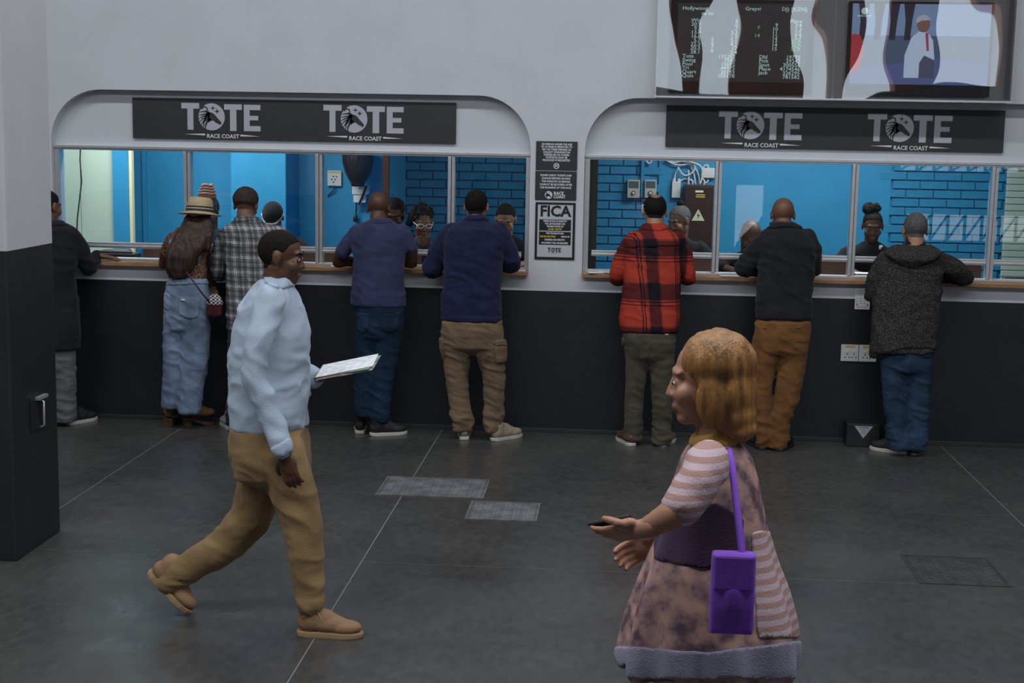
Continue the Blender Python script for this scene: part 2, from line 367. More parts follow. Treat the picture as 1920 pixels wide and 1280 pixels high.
# ---------------------------------------------------------- booth behind the glass
struct(MB().box((-6, .2, -.2), (5, 2.7, -.002)).build('floor_booth', mat('booth_floor', (.10, .09, .08), .6)))
struct(MB().box((-6, .2, 3.0), (5, 2.7, 3.1)).build('ceiling_booth', M_WHITE))
struct(MB().box((-6.1, .2, 0), (-6, 2.7, 3)).build('wall_booth_left', M_BLUE)); struct(MB().box((5, .2, 0), (5.1, 2.7, 3)).build('wall_booth_right', M_BLUE))
wb = struct(MB().box((-6, 2.425, 0), (5, 2.7, 3)).build('wall_booth_back', M_BLUE))
for n, (x0, x1) in enumerate([(-6, -1.90), (.335, 2.31)]): MB().box((x0, 2.40, 0), (x1, 2.425, 3)).build('plaster_panel', M_BLUE, wb)
bm_ = MB().box((-.111, 0, -.032), (.111, .025, .032)).build('brick', M_BLUE, wb, bevel=.004); bme = bm_.data; first = True
M_BR = mat('blue_painted_brick', (.022, .25, .46), .45, bump=.3, bscale=70, var=.12, vscale=5); bme.materials.clear(); bme.materials.append(M_BR)
for x0, x1 in [(-1.86, -.62), (-.20, .33), (2.33, 3.24)]:
    row = 0; z = 1.0
    while z < 2.02:
        x = x0+.111-(.1155 if row % 2 else 0)
        while x+.111 < x1+.13:
            if x-.111 > x0-.13:
                o = bm_ if first else bm_.copy()
                if not first: COL.objects.link(o)
                first = False; o.location = (x, 2.40+random.uniform(-.003, .003), z)
            x += .231
        row += 1; z += .0755
struct(MB().box((-1.90, 1.45, 0), (-1.87, 2.40, 3)).build('dimming_divider_left', M_BLUE)); struct(MB().box((-1.91, 1.40, 0), (-1.86, 1.45, 3)).build('trim_2', M_BROWN)); struct(MB().box((-.36, 2.05, 0), (-.31, 2.40, 3)).build('dimming_divider_right', M_BLUE)); struct(MB().box((-.30, 2.3, 0), (-.19, 2.40, 3)).build('trim_3', mat('dark_doorway_wood', (.022, .014, .012), .6)))  # the two divider walls are invented, added to dim the bricks between them
struct(MB().box((.181, 2.36, 1.60), (.207, 2.40, 3)).build('trim_4', M_BLUE))
xa, xb = float(W(432, 300, 1.9)[0]), float(W(536, 300, 1.9)[0])
struct(MB().box((xa, 1.9, 0), (xb, 2.40, 3)).build('wall_pilaster', M_BLUE, bevel=.01))
xa, xb, xc, xd, xe = [float(W(p, 300, 1.5)[0]) for p in (60, 150, 212, 241, 247)]
M_GREEN = mat('pale_green_panel', (.46, .58, .48), .5, var=.04, vscale=2)
pg = struct(empty('wall_partition', (xa, 1.5, 0)))
for u, v in ((xa-1.2, xa-.003), (xa, xb-.004), (xb, xc)): o = MB().box((u-xa, 0, 0), (v-xa, .04, 3)).build('panel', M_GREEN, pg, bevel=.002)
MB().box((xc-xa, -.02, 0), (xd-xa, .06, 3)).build('post', M_BLUE, pg)
MB().box((xd-xa+.002, -.005, 0), (xe-xa, .05, 3)).build('edge_strip', mat('cream_edge', (.75, .72, .45), .5), pg)
u0, u1 = float(W(268, 300, 2.4)[0]), float(W(276, 300, 2.4)[0]); struct(MB().box((u0, 2.37, 0), (u1, 2.40, 3)).build('trim_5', M_BLUE))
sh = empty('roller_shutter', (3.3, 2.33, 0)); tag(sh, 'pale green slatted roller shutter at the end of the booth', 'shutter')
for k in range(36):
    o = MB().box((0, 0, 0), (1.3, .03, .052)).build('slat', M_GREEN, sh, bevel=.008) if k == 0 else o.copy()
    if k: COL.objects.link(o)
    o.location = (-.04, 0, .1+k*.056)
# wire hanging in front of the green panel
P = [np.array([W(151, 275, 1.42)[0], 1.42, 2.995])]+[W(x, y, 1.42) for x, y in ((151, 275), (150, 300), (153, 340), (149, 375), (145, 410), (144, 440), (140, 462))]
tag(MB().tube([p-P[-1] for p in P], .006, 8).build('hanging_wire', M_BLACK, smooth=True), 'thin black wire hanging in front of the pale green panel', 'wire').location = P[-1]
# inner desk and brown boards
single('inner_desk', mat('cream_bounce_laminate', (.55, .53, .46), .5), (-5.2, .21, 1.05), (4.4, .56, 1.09), 'long wooden work desk on the clerks side of the glass', 'desk')  # desk made pale cream to bounce booth light up onto the clerks' faces
dk = bpy.data.objects['inner_desk']
for x in (-5.0, -2.4, -.44, 2.0, 4.2): MB().box((x-.03-dk.location.x, -.1, -1.05), (x+.03-dk.location.x, .1, 0)).build('desk_leg', M_BROWN, dk)
def board(p0, p1, lab, top=1.285):
    a, b = float(W(p0, 470, .5)[0]), float(W(p1, 470, .5)[0]); single('desk_board', M_BROWN, (a, .49, 1.09), (b, .51, top), lab, 'board', group=None)
board(270, 337, 'brown desk board beside the pale green panel', 1.255); board(540, 640, 'brown desk board in front of the clerk in the black cap', 1.262)
board(690, 790, 'brown desk board in front of the clerk with glasses', 1.265); board(1290, 1338, 'brown desk board beneath the distribution box', 1.285)
board(1528, 1592, 'brown desk board between the bald clerk and the clerk with the hair puff', 1.288); board(1680, 1842, 'long brown desk board beside the clerk with the hair puff', 1.288)

# ---------------------------------------------------------- signs
def emboss(poly, cx, cz, k, y, mb): mb.prism([(cx+a*k, cz-b*k) for a, b in poly][::-1], y, y+.003) if False else mb.add([(cx+a*k, y, cz-b*k) for a, b in poly], [tuple(range(len(poly)))])
def stroke(pts, w0, w1):
    pts = [np.array(p, float) for p in pts]; L, R = [], []
    for i, p in enumerate(pts):
        d = pts[min(i+1, len(pts)-1)]-pts[max(i-1, 0)]; d /= np.linalg.norm(d); n = np.array([-d[1], d[0]]); t = i/(len(pts)-1); w_ = w0+(w1-w0)*t
        if 0 < i < len(pts)-1: w_ = max(w_, .55*max(w0, w1))
        L.append(p+n*w_/2); R.append(p-n*w_/2)
    return [tuple(q) for q in L+R[::-1]]
def strip(pts, w0, w1, cx, cz, k, y, mb):
    q = stroke(pts, w0, w1); n = len(q)
    for i in range(n//2-1): emboss([q[i], q[i+1], q[n-2-i], q[n-1-i]], cx, cz, k, y, mb)
def star(cx, cz, r): return [(cx+math.cos(t)*(r if i % 2 == 0 else r*.3), cz+math.sin(t)*(r if i % 2 == 0 else r*.3)) for i, t in enumerate(np.arange(8)*math.pi/4)]
def horse(cx, cz, k, y, disc, dark):
    """pale disc of radius 77 units with the dark horse head, mane strokes and two sparkles"""
    emboss([(77*math.cos(t), 77*math.sin(t)) for t in np.arange(40)*math.pi/20], cx, cz, k, y, disc); y -= .0015
    head = [(-22, -26), (0, -25), (18, -14), (36, 8), (57, 30), (56, 40), (46, 44), (38, 38), (24, 32), (10, 20), (-4, 22), (-20, 34)]
    emboss(head, cx, cz, k, y, dark)
    strip([(-20, -22), (-34, 0), (-46, 34), (-48, 62)], 14, 3, cx, cz, k, y, dark); strip([(-6, 10), (-26, 26), (-36, 50), (-36, 70)], 16, 5, cx, cz, k, y, dark)
    for a, b, c in [((-74, -8), (-46, -14), (-8, -20)), ((-76, 12), (-50, -2), (-10, -12)), ((-72, 32), (-52, 12), (-14, -2)), ((-62, 48), (-48, 26), (-16, 6)), ((-70, -26), (-44, -30), (-14, -26))]:
        strip([a, b, c], 3, 11, cx, cz, k, y, dark)
    strip([(-60, -44), (-44, -58), (-28, -52), (-24, -38), (-34, -30)], 9, 7, cx, cz, k, y, dark)
    emboss(star(8, -50, 15), cx, cz, k, y, dark); emboss(star(32, -32, 17), cx, cz, k, y, dark)
def rect(a, b, c, d): return [(a, b), (c, b), (c, d), (a, d)]
def tote(cx, cz, k, y, let, sub, disc, dark, subtext=True):
    for nm, RR in (('letter_T', [rect(-177, -77, -72, -45), rect(-142, -45, -107, 75)]), ('letter_T', [rect(73, -73, 177, -42), rect(107, -42, 145, 78)]), ('letter_E', [rect(188, -72, 285, -42), rect(188, -42, 222, 78), rect(222, -10, 272, 16), rect(222, 48, 285, 78)])):
        q_ = MB()
        for R in RR: emboss(R, cx, cz, k, y, q_)
        let.append((nm, q_))
    horse(cx, cz, k, y, disc, dark)
    if subtext:
        emboss([(-160, 100), (-40, 96), (-40, 106)], cx, cz, k, y, sub); emboss([(168, 98), (282, 107), (168, 108)], cx, cz, k, y, sub)
        text_mb('RACE COAST', .040, cx+65*k, cz-110*k, y, bold=.0008, sx=.98, mb=sub)
K = 1/(3.097*259)
for n, (x0, x1, z0, z1, cs) in enumerate([(-3.508, -1.168, 2.046, 2.334, (397, 664)), (.311, 2.630, 2.055, 2.341, (1407, 1687))]):
    sg = empty('betting_sign', ((x0+x1)/2, .086, z0))
    tag(sg, ['long black sign with two horse emblems above the window with the pale green panel', 'long black sign with two horse emblems beneath the glass screen cabinet'][n], 'sign')
    ox = (x0+x1)/2
    MB().box((x0-ox, -.016, 0), (x1-ox, 0, z1-z0)).build('sign_board', M_SIGN, sg, bevel=.002)
    for c, cpy in zip(cs, ((219, 223) if n == 0 else (235, 240))):
        p = W(c, cpy, .07); let, sub, disc, dark = [], MB(), MB(), MB(); cx, cz = p[0]-ox, p[2]-z0
        tote(cx, cz, K, -.0185, let, sub, disc, dark)
        for nm, q_ in let: q_.build(nm, M_SILV, sg)
        sub.build('small_lettering', M_LETW, sg); e_ = disc.build('emblem_disc', M_SILV, sg); dark.build('horse_emblem', M_SIGN, e_)
# notices on the pier
def notice(x0, x1, z0, z1, m, label, name='notice'):
    o = empty(name, ((x0+x1)/2, 0, z0)); MB().box((-(x1-x0)/2, -.008, 0), ((x1-x0)/2, 0, z1-z0)).build('board', m, o, bevel=.001); return tag(o, label, 'notice')
def lines(o, L, size, z, dz, y=-.0095, m=None, bold=.0006, name='lettering', sx=1, width=None):
    mb = MB()
    for i, t in enumerate(L):
        one = text_mb(t, size, 0, 0, y, bold=bold)
        xs = [v[0] for v in one.v]; s = min(1.25, width/(max(xs)-min(xs))) if width else sx
        mb.add([(v[0]*s, v[1], v[2]+z-i*dz) for v in one.v], one.f)
    return mb.build(name, m or M_LETW, o)
n1 = notice(-.592, -.302, 1.877, 2.077, M_SIGN, 'small black age notice at the top of the white pier')
lines(n1, ['NO PERSON UNDER THE AGE', 'OF 18 YEARS IS PERMITTED TO', 'BET ON THESE PREMISES OR', 'COLLECT WINNINGS FOR', 'THEMSELVES OR OTHERS.', 'POSITIVE ID MUST BE', 'PRODUCED IF REQUESTED.'], .0185, .179, .0185, sx=.86)
q = MB(); strip([(18*math.cos(t), 18*math.sin(t)) for t in np.linspace(0, 2*math.pi, 25)], 5, 5, 0, .029, .001, -.0095, q); text_mb('N', .026, 0, .029, -.0095, bold=.001, mb=q); q.build('round_symbol', M_LETW, n1)
n2 = notice(-.593, -.303, 1.668, 1.868, M_SIGN, 'small black ticket notice between the age notice and the framed poster')
lines(n2, ['PLEASE CHECK TICKETS AND', 'CHANGE BEFORE LEAVING', 'THE WINDOW AS ERRORS', 'CANNOT BE RECTIFIED AFTER', 'THE RUNNING OF THE RACE.'], .0185, .172, .0215, sx=.9)
q, d_ = MB(), MB(); horse(-.05, .035, .00035, -.0095, q, d_); e_ = q.build('emblem_disc', M_LETW, n2); d_.build('horse_emblem', M_SIGN, e_)
q = text_mb('RACE', .030, -.014, .047, -.0095, 'LEFT', .001, .95); text_mb('COAST', .030, -.014, .022, -.0095, 'LEFT', .001, .85, q); q.build('large_lettering', M_LETW, n2)
n3 = notice(-.588, -.306, 1.248, 1.651, mat('poster_black', (.012, .012, .014), .4), 'pale poster in a black frame low on the white pier', 'framed_poster')
MB().box((-.124, -.0105, .018), (.124, -.008, .386)).build('poster_sheet', mat('poster_grey', (.46, .48, .51), .5), n3)
M_PB = MATS['poster_black']; lines(n3, ['FICA'], .105, .338, 0, -.0112, M_PB, .0035, 'headline', width=.218)
for z0, z1 in ((.205, .283), (.105, .197)): MB().box((-.112, -.0125, z0), (.112, -.0105, z1)).build('text_panel', M_PB, n3, bevel=.0009)
lines(n3, ['VERIFICATION OF IDENTITY', 'WILL BE REQUIRED FOR', 'TRANSACTIONS OF'], .0165, .271, .0185, -.0135, sx=.8); lines(n3, ['R5 000 - R49 999'], .0165, .2155, 0, -.0135, M_YEL, sx=.8, name='yellow_lettering')
lines(n3, ['FOR TRANSACTIONS'], .0165, .185, 0, -.0135, sx=.78); lines(n3, ['ADDRESS AND IDENTITY', 'DOCUMENT WILL BE REQUIRED'], .0165, .140, .0225, -.0135, sx=.78)
q = text_mb('R50 000 AND MORE', .0165, -.104, .1625, -.0135, 'LEFT', .0006, .74); q.build('yellow_lettering', M_YEL, n3); text_mb('PROOF OF', .0165, .104, .1625, -.0135, 'RIGHT', .0006, .74).build('lettering', M_LETW, n3)
let, sub, disc, dark = [], MB(), MB(), MB(); tote(-.012, .068, .00021, -.0112, let, sub, disc, dark, False); emboss([(-150, 98), (250, 98), (60, 108)], -.012, .068, .00021, -.0112, sub)
for nm, q_ in let: q_.build(nm, M_PB, n3)
sub.build('underline', M_PB, n3); e_ = disc.build('emblem_disc', M_PB, n3); dark.build('horse_emblem', MATS['poster_grey'], e_)

# ---------------------------------------------------------- screen cabinet on the wall
tv = empty('screen_cabinet', (1.418, 0, 2.392)); tag(tv, 'white framed wall cabinet with a glass front holding two screens', 'cabinet')
X0, X1, H = -1.195, 1.19, .80
c = MB(); c.box((X0, -.14, 0), (X1, 0, .018)); c.box((X0, -.14, H-.018), (X1, 0, H)); c.box((X0, -.14, .018), (X0+.015, 0, H-.018)); c.box((X1-.015, -.14, .018), (X1, 0, H-.018)); c.box((X0+.015, -.012, .018), (X1-.015, -.0005, H-.018))
c.build('case', M_WPL, tv, bevel=.002)
M_ACR = glass_mat('wavy_acrylic', (.93, .94, .95), .012, 1.3, 2.0)
MB().box((X0+.005, -.146, .006), (-.003, -.1405, H-.006)).build('glass_front', M_ACR, tv); MB().box((.003, -.146, .006), (X1-.005, -.1405, H-.006)).build('glass_front', M_ACR, tv)
MB().box((X0-.004, -.152, -.006), (X1+.004, -.1405, .006)).build('bottom_trim', M_ALU, tv, bevel=.001)
def display(x0, x1, z0, z1, label):
    s_ = empty('display_screen', (1.418+(x0+x1)/2, -.013, 2.392+z0)); tag(s_, label, 'screen'); h = (x1-x0)/2
    MB().box((-h, -.06, 0), (h, 0, z1-z0)).build('bezel', M_BLACK, s_, bevel=.004); return s_
s1 = display(-1.10, -.13, .035, .66, 'black display screen listing white odds figures'); hs = .485
MB().box((-.44, -.062, .075), (.44, -.06, .60)).build('lit_panel', mat('lit_screen_dark', (.020, .024, .026), .25, emit=.6), s1)
M_ST = mat('screen_text', (.55, .75, .72), .5, emit=.55); M_SG = mat('screen_text_green', (.15, .62, .30), .5, emit=.55)
def col(L, x, z, dz, m, al='RIGHT', size=.034, sx=1.15):
    q = MB()
    for i, t in enumerate(L): text_mb(t, size, x, z-i*dz, -.0635, al, .0004, sx, q)
    q.build('figures', m, s1)
col(['Hollywoog', '            ns to'], -.41, .565, .033, M_ST, 'LEFT'); col(['Greyvi'], .12, .565, .03, M_ST); col(['DJ) [KZN]'], .43, .565, .03, M_ST)
col(['Win', '20.9', '9.3', '13.8', '16.6', '5.7', '22.3', '20.3', '28.1'], -.28, .485, .0265, M_ST); col(['5', '6', '7', '8'], -.19, .36, .0265, M_ST); col(['6', '.0', '.7', '3.3', '1.5', '5.1', '4.1', '17', '2.4'], -.03, .485, .0265, M_ST)
col(['Place', '3.4', '1.3', '2.2', '2.3'], .40, .485, .0265, M_ST); col(['SCR', 'SCR', 'SCR'], .40, .352, .0265, M_SG); col(['F'], .12, .44, .0265, M_SG); col(['14'], .12, .387, .0265, M_SG); col(['9', '10', '11', '12', '13', '14', '15'], .24, .4585, .0265, M_ST)
col(['131202', '7580', '10692', '49975', '20193', '109178'], -.04, .245, .0265, M_ST); col(['Tote', 'Swing', 'Pool', 'Tri', 'Quart', 'Quin'], -.40, .245, .0265, M_ST, 'LEFT'); col(['Dbl', 'Pick', 'Spot', 'Place', 'Jack'], .12, .245, .0265, M_ST, 'LEFT')
col(['19775', '29242', '300556', '4174546', '326295', '781582'], .40, .245, .0265, M_ST)
s2 = display(.10, 1.06, .035, .66, 'display screen showing a man in a white jacket on grass')
def pic(poly, c_, d, nm='picture_piece'):
    q = MB(); q.add([(x, -.060-d*.0006, z) for x, z in poly], [tuple(range(len(poly)))]); return q.build(nm, mat('screen_%02d%02d%02d' % tuple(int(99*v) for v in c_), c_, .3, emit=.75), s2)
pic(rect(-.46, .075, .46, .61), (.05, .09, .16), 1, 'lit_panel'); pic(rect(-.46, .40, .46, .61), (.16, .24, .40), 2); pic([(-.46, .075), (.46, .075), (.46, .22), (.1, .25), (-.46, .17)], (.07, .10, .24), 2)
for x in (-.42, -.32, -.22, -.12): pic([(x, .61), (x+.075, .61), (x+.06, .5), (x+.05, .37), (x+.01, .37), (x+.015, .5)], (.012, .016, .03), 3)
pic([(-.46, .15), (-.40, .16), (-.37, .30), (-.40, .40), (-.44, .41), (-.46, .40)], (.35, .03, .04), 4)
pic([(-.10, .12), (.09, .12), (.10, .25), (.085, .37), (.05, .42), (-.01, .43), (-.06, .39), (-.10, .27)], (.42, .52, .66), 5); pic([(.03, .42), (.05, .42), (.06, .30), (.045, .30)], (.30, .05, .10), 6)
pic([(-.01+.045*math.cos(t)+.025, .475+.052*math.sin(t)) for t in np.arange(16)*math.pi/8], (.16, .09, .08), 6); pic([(-.035, .48), (-.03, .52), (.01, .54), (.045, .53), (.06, .505), (.0, .50)], (.36, .38, .42), 7); pic([(.0, .12), (.10, .12), (.10, .24), (.03, .27), (.0, .22)], (.06, .07, .13), 7)
q, d_ = MB(), MB(); horse(-.38, .56, .0003, -.066, q, d_); q.build('emblem_disc', M_ST, s2); text_mb('RACE COAST', .016, -.38, .527, -.066, bold=.0006).build('lettering', M_ST, s2)

# ---------------------------------------------------------- small things on the dado
so = empty('double_socket', (1.708, 0, .583)); tag(so, 'pair of white wall sockets with yellow labels low on the dark wall', 'socket')
for k in (0, 1):
    pl = MB().box((-.123+k*.125, -.012, 0), (-.002+k*.125, 0, .117)).build('socket_plate', M_WPL, so, bevel=.002); MB().box((-.095+k*.125, -.0135, .097), (-.03+k*.125, -.012, .112)).build('yellow_label', M_YEL, pl)
    for dx in (-.092, -.045): MB().box((dx+k*.125, -.0155, .062), (dx+.026+k*.125, -.012, .082)).build('rocker_switch', M_PAPER, pl, bevel=.001)
    h = MB()
    for dx in (-.079, -.032):
        for a, b in ((0, .048), (-.014, .027), (.014, .027)): h.box((dx+a-.004+k*.125, -.0128, b-.004), (dx+a+.004+k*.125, -.0119, b+.004))
    h.build('pin_holes', M_BLACK, pl)
fb = empty('floor_box', (1.745, -.085, 0)); tag(fb, 'low black metal box with a white triangle standing against the dark wall', 'box')
MB().box((-.115, -.07, 0), (.115, .074, .165)).build('case', mat('box_black', (.018, .019, .022), .4), fb, bevel=.006)
MB().add([(-.065, -.0712, .15), (.065, -.0712, .15), (0, -.0712, .062)], [(0, 1, 2)]).build('triangle_sticker', M_SILV, fb)
for x in (-.095, .095): MB().box((x-.012, -.0735, .125), (x+.012, -.07, .137)).build('latch', M_BLACK, fb)
q = MB(); text_mb('DANGER', .017, 0, .138, -.0718, mb=q); text_mb('ON', .014, 0, .117, -.0718, mb=q); text_mb('OFF', .011, 0, .100, -.0718, mb=q); q.build('lettering', M_PB, fb)
nt_ = notice(1.664, 1.767, .951, 1.098, M_PAPER, 'small white paper sheet with a table taped below the ledge', 'paper_sheet')
q = MB()
for i in range(5): q.box((-.042, -.0086, .04+i*.018), (.042, -.008, .0415+i*.018))
for i in range(4): q.box((-.042+i*.028, -.0086, .04), (-.0405+i*.028, -.008, .112))
text_mb('Betting Times', .016, 0, .132, -.0086, sx=.9, mb=q); text_mb('& & & & &', .016, 0, .016, -.0086, mb=q); q.build('printed_table', mat('ink', (.06, .06, .10), .8), nt_)
q = MB().add([(-.045, -.0086, .026), (-.028, -.0086, .026), (-.0365, -.0086, .04)], [(0, 1, 2)]).add([(.028, -.0086, .026), (.045, -.0086, .026), (.0365, -.0086, .04)], [(0, 1, 2)]); q.build('red_marks', mat('red_ink', (.45, .03, .03), .8), nt_)

# checker-plate covers in the floor
M_PLATE = mat('worn_steel_plate', (.22, .23, .245), .38, .5, var=.35, vscale=9)
def hatch(px, label, dark=1.0):
    C = [G(*p) for p in px]; x0 = (C[0][0]+C[3][0])/2; x1 = (C[1][0]+C[2][0])/2; y1 = (C[0][1]+C[1][1])/2; y0 = (C[2][1]+C[3][1])/2
    o = empty('floor_hatch', ((x0+x1)/2, (y0+y1)/2, 0)); tag(o, label, 'floor cover', 'checker-plate covers in the floor'); hx, hy = (x1-x0)/2, (y1-y0)/2
    m = M_PLATE if dark == 1 else mat('dull_steel_plate', (.06, .06, .06), .5, .4, var=.3, vscale=9)
    f = MB()
    for a, b in (((-hx, -hy), (hx, -hy+.015)), ((-hx, hy-.015), (hx, hy)), ((-hx, -hy+.015), (-hx+.015, hy-.015)), ((hx-.015, -hy+.015), (hx, hy-.015))): f.box((a[0], a[1], .0005), (b[0], b[1], .004))
    f.build('frame', m, o); MB().box((-hx+.018, -hy+.018, .0005), (hx-.018, hy-.018, .003)).build('plate', m, o)
    s_ = MB(); n = 0; x = -hx+.035
    while x < hx-.03:
        y = -hy+.045+(.026 if n % 2 else 0)
        while y < hy-.03:
            sg_ = .006 if n % 2 else -.006
            s_.add([(x-.008-sg_, y-.019, .003), (x+.008-sg_, y-.019, .003), (x+.010+sg_, y+.019, .003), (x-.006+sg_, y+.019, .003), (x-.001, y-.004, .0075), (x+.001, y+.006, .0075)], [(0, 1, 4), (1, 2, 5, 4), (2, 3, 5), (3, 0, 4, 5)]); y += .052
        x += .0285; n += 1
    t = s_.build('raised_studs', m, o); t['kind'] = 'stuff'
hatch([(722, 893), (918, 900), (908, 935), (708, 927)], 'wide worn steel checker-plate cover lying on a floor joint'); hatch([(885, 938), (1017, 945), (1003, 978), (870, 973)], 'small steel checker-plate cover beside the wide one')
hatch([(1690, 1040), (1850, 1047), (1905, 1105), (1720, 1090)], 'dull dark checker-plate cover lying apart from the other two', .4)
# specks of screw heads on the wall are left to the plaster

# ---------------------------------------------------------- things inside the booth on its back wall
YB = 2.40
def onwall(px0, py0, px1, py1, d, name, m, label, cat, Y=YB):
    a, b = W(px0, py1, Y), W(px1, py0, Y); o = empty(name, ((a[0]+b[0])/2, Y, a[2])); tag(o, label, cat); h = (b[0]-a[0])/2; z = b[2]-a[2]
    MB().box((-h, -d, 0), (h, -.0005, z)).build('case', m, o, bevel=.005); return o, h, z
for n, (a, b) in enumerate(((1176, 1200), (1208, 1231))):
    o, h, z = onwall(a, 337, b, 370, .07, 'electricity_meter', mat('meter_cream', (.50, .51, .44), .45), ['cream electricity meter on the blue brick', 'cream electricity meter beside the blue conduit cover'][n], 'meter')
    MB().box((-h*.8, -.073, z*.55), (h*.8, -.07, z*.93)).build('display_window', mat('meter_glass', (.10, .13, .15), .1), o)
    MB().tube([(0, -.07, z*.28), (0, -.085, z*.28)], .018, 14, False).build('dial', M_DARKG, o); MB().tube([(0, -.085, z*.28), (0, -.087, z*.28)], .011, 14, False).build('dial_cap', M_WPL, o)
o, h, z = onwall(1203, 373, 1222, 398, .004, 'wall_notice', M_PAPER, 'small white notice beneath the electricity meters', 'notice')
MB().box((-h*.8, -.005, z*.62), (h*.8, -.004, z*.85)).build('blue_heading', mat('blue_print', (.05, .12, .35), .6), o); MB().box((-h*.7, -.005, z*.2), (h*.1, -.004, z*.5)).build('printed_mark', M_PB, o)
o, h, z = onwall(1277, 346, 1337, 492, .13, 'distribution_box', mat('brown_enamel', (.040, .020, .017), .3), 'tall brown electrical distribution box with a lightning triangle', 'electrical box')
MB().box((-h*.92, -.136, .015), (h*.92, -.13, z-.015)).build('door', MATS['brown_enamel'], o, bevel=.003)
MB().box((-h*.25, -.138, z*.905), (h*.3, -.136, z*.93)).build('white_label', M_PAPER, o)
for a in (.868, .842): MB().box((-h*.2, -.138, z*a), (h*.42, -.136, z*(a+.014))).build('yellow_label', M_YEL, o)
MB().add([(-.055, -.138, z*.55), (.055, -.138, z*.55), (0, -.138, z*.55+.1)], [(0, 1, 2)]).build('warning_triangle', mat('pale_yellow_print', (.62, .62, .40), .6), o)
MB().add([(.008, -.1395, z*.55+.075), (-.014, -.1395, z*.55+.043), (.002, -.1395, z*.55+.045), (-.008, -.1395, z*.55+.012), (.016, -.1395, z*.55+.05), (.0, -.1395, z*.55+.05)], [(0, 1, 2, 5), (2, 3, 4, 5)]).build('lightning_mark', M_PB, o)
o, h, z = onwall(1259, 340, 1276, 370, .05, 'junction_box', M_WPL, 'narrow white junction box left of the brown distribution box', 'junction box'); 
for x in (-.02, .022): MB().tube([(x, -.025, z), (x, -.025, z+.025)], .014, 10, False).build('cable_gland', M_WPL, o)
o, h, z = onwall(1317, 315, 1341, 333, .05, 'junction_box', M_WPL, 'wide white junction box above the brown distribution box', 'junction box'); MB().box((-h*.8, -.052, z*.2), (h*.8, -.05, z*.8)).build('lid', M_WPL, o, bevel=.001)
CB = [[(1245, 296), (1262, 306), (1285, 300), (1300, 318), (1304, 345)], [(1248, 300), (1270, 311), (1298, 306), (1310, 325), (1312, 345)], [(1273, 312), (1265, 328), (1265, 341)], [(1290, 302), (1316, 310), (1318, 328), (1313, 344)], [(1272, 342), (1283, 334), (1300, 338), (1298, 346)], [(1328, 316), (1327, 308), (1318, 312), (1314, 330), (1322, 340), (1320, 346)], [(1327, 333), (1328, 340), (1320, 344)], [(1272, 315), (1281, 330), (1296, 327), (1306, 312), (1290, 300)], [(1212, 302), (1217, 308), (1223, 300)], [(1291, 320), (1291, 345)]]
CL = ['white cable in the upper of two long waves into the distribution box', 'white cable in the lower of two long waves into the distribution box', 'white cable bowing down into the left gland of the narrow junction box', 'white cable curving round beside the wide junction box to the distribution box', 'short white cable arching from the narrow junction box to the distribution box', 'white cable looping over and around the wide junction box', 'short white cable below the wide junction box', 'white cable hanging in a deep loop above the distribution box', 'short white cable loop hanging above the electricity meters', 'straight white cable dropping into the top of the distribution box']
for i, c_ in enumerate(CB):
    P = [W(x, y, YB-.02-.0165*(0, 1, 0, 3, 0, 1, 0, 2, 0, 1)[i]) for x, y in c_]; 
    for _ in range(2): P = [P[0]]+[q for a, b in zip(P, P[1:]) for q in (a*.75+b*.25, a*.25+b*.75)]+[P[-1]]
    tag(MB().tube([p-P[-1] for p in P], .0075, 8).build('white_cable', M_WPL, smooth=True), CL[i], 'cable', 'white cables on the booth wall').location = P[-1]
o, h, z = onwall(615, 320, 641, 348, .03, 'wall_socket', M_WPL, 'white switched socket with a yellow label on the blue wall', 'socket')
MB().box((-h*.85, -.032, z*.86), (h*.85, -.03, z*.97)).build('yellow_label', M_YEL, o); q = MB()
for a, b in ((-.1, .62), (-.1, .25), (-.35, .42), (.12, .42), (.35, .6)): q.box((h*a-.006, -.031, z*b-.006), (h*a+.006, -.0299, z*b+.006))
q.build('pin_holes', M_PB, o); MB().tube([(0, -.03, .0), (0, -.03, -.03), (-.03, -.02, -.06), (-.06, -.01, -.09)], .006, 8).build('lead', M_DARKG, o, True)
# wall fan wrapped in black plastic
fc = W(671, 322, 2.2); fn = empty('wall_fan', (fc[0], YB, fc[2])); tag(fn, 'wall fan wrapped in black plastic hanging on the blue wall', 'fan')
q = MB()
for zz, rx, ry in ((.22, .135, .10), (.17, .14, .11), (.08, .135, .11), (0, .115, .10), (-.06, .085, .08), (-.10, .06, .06), (-.125, .055, .05)): q.v += []; q.__dict__.setdefault('R', []).append([(rx*math.cos(t), -.2+ry*math.sin(t), zz) for t in np.arange(24)*math.pi/12])
q.rings(q.R); me = mesh(q.v, q.f); P, N = cos_of(me); link('plastic_wrap', me, mat('black_film', (.016, .017, .02), .28, bump=.9, bscale=14, stretch=(3, 3, .6)), fn, True)
MB().box((-.07, -.10, -.20), (.07, -.0, -.125)).box((-.06, -.09, -.27), (.05, -.06, -.2)).build('bracket', M_WPL, fn, bevel=.006); MB().tube([(.06, -.12, -.13), (.02, -.1, -.22), (-.01, -.08, -.28)], .010, 8).build('support_arm', M_BLACK, fn, True)
P = [(.0, -.1, -.14), (-.035, -.07, -.2), (-.04, -.05, -.30), (-.045, -.04, -.385)]; MB().tube(P, .006, 8).build('power_lead', M_BLACK, fn, True); MB().tube([P[-1], (-.05, -.04, -.42)], [.014, .024], 10).build('plug', M_BLACK, fn, True)
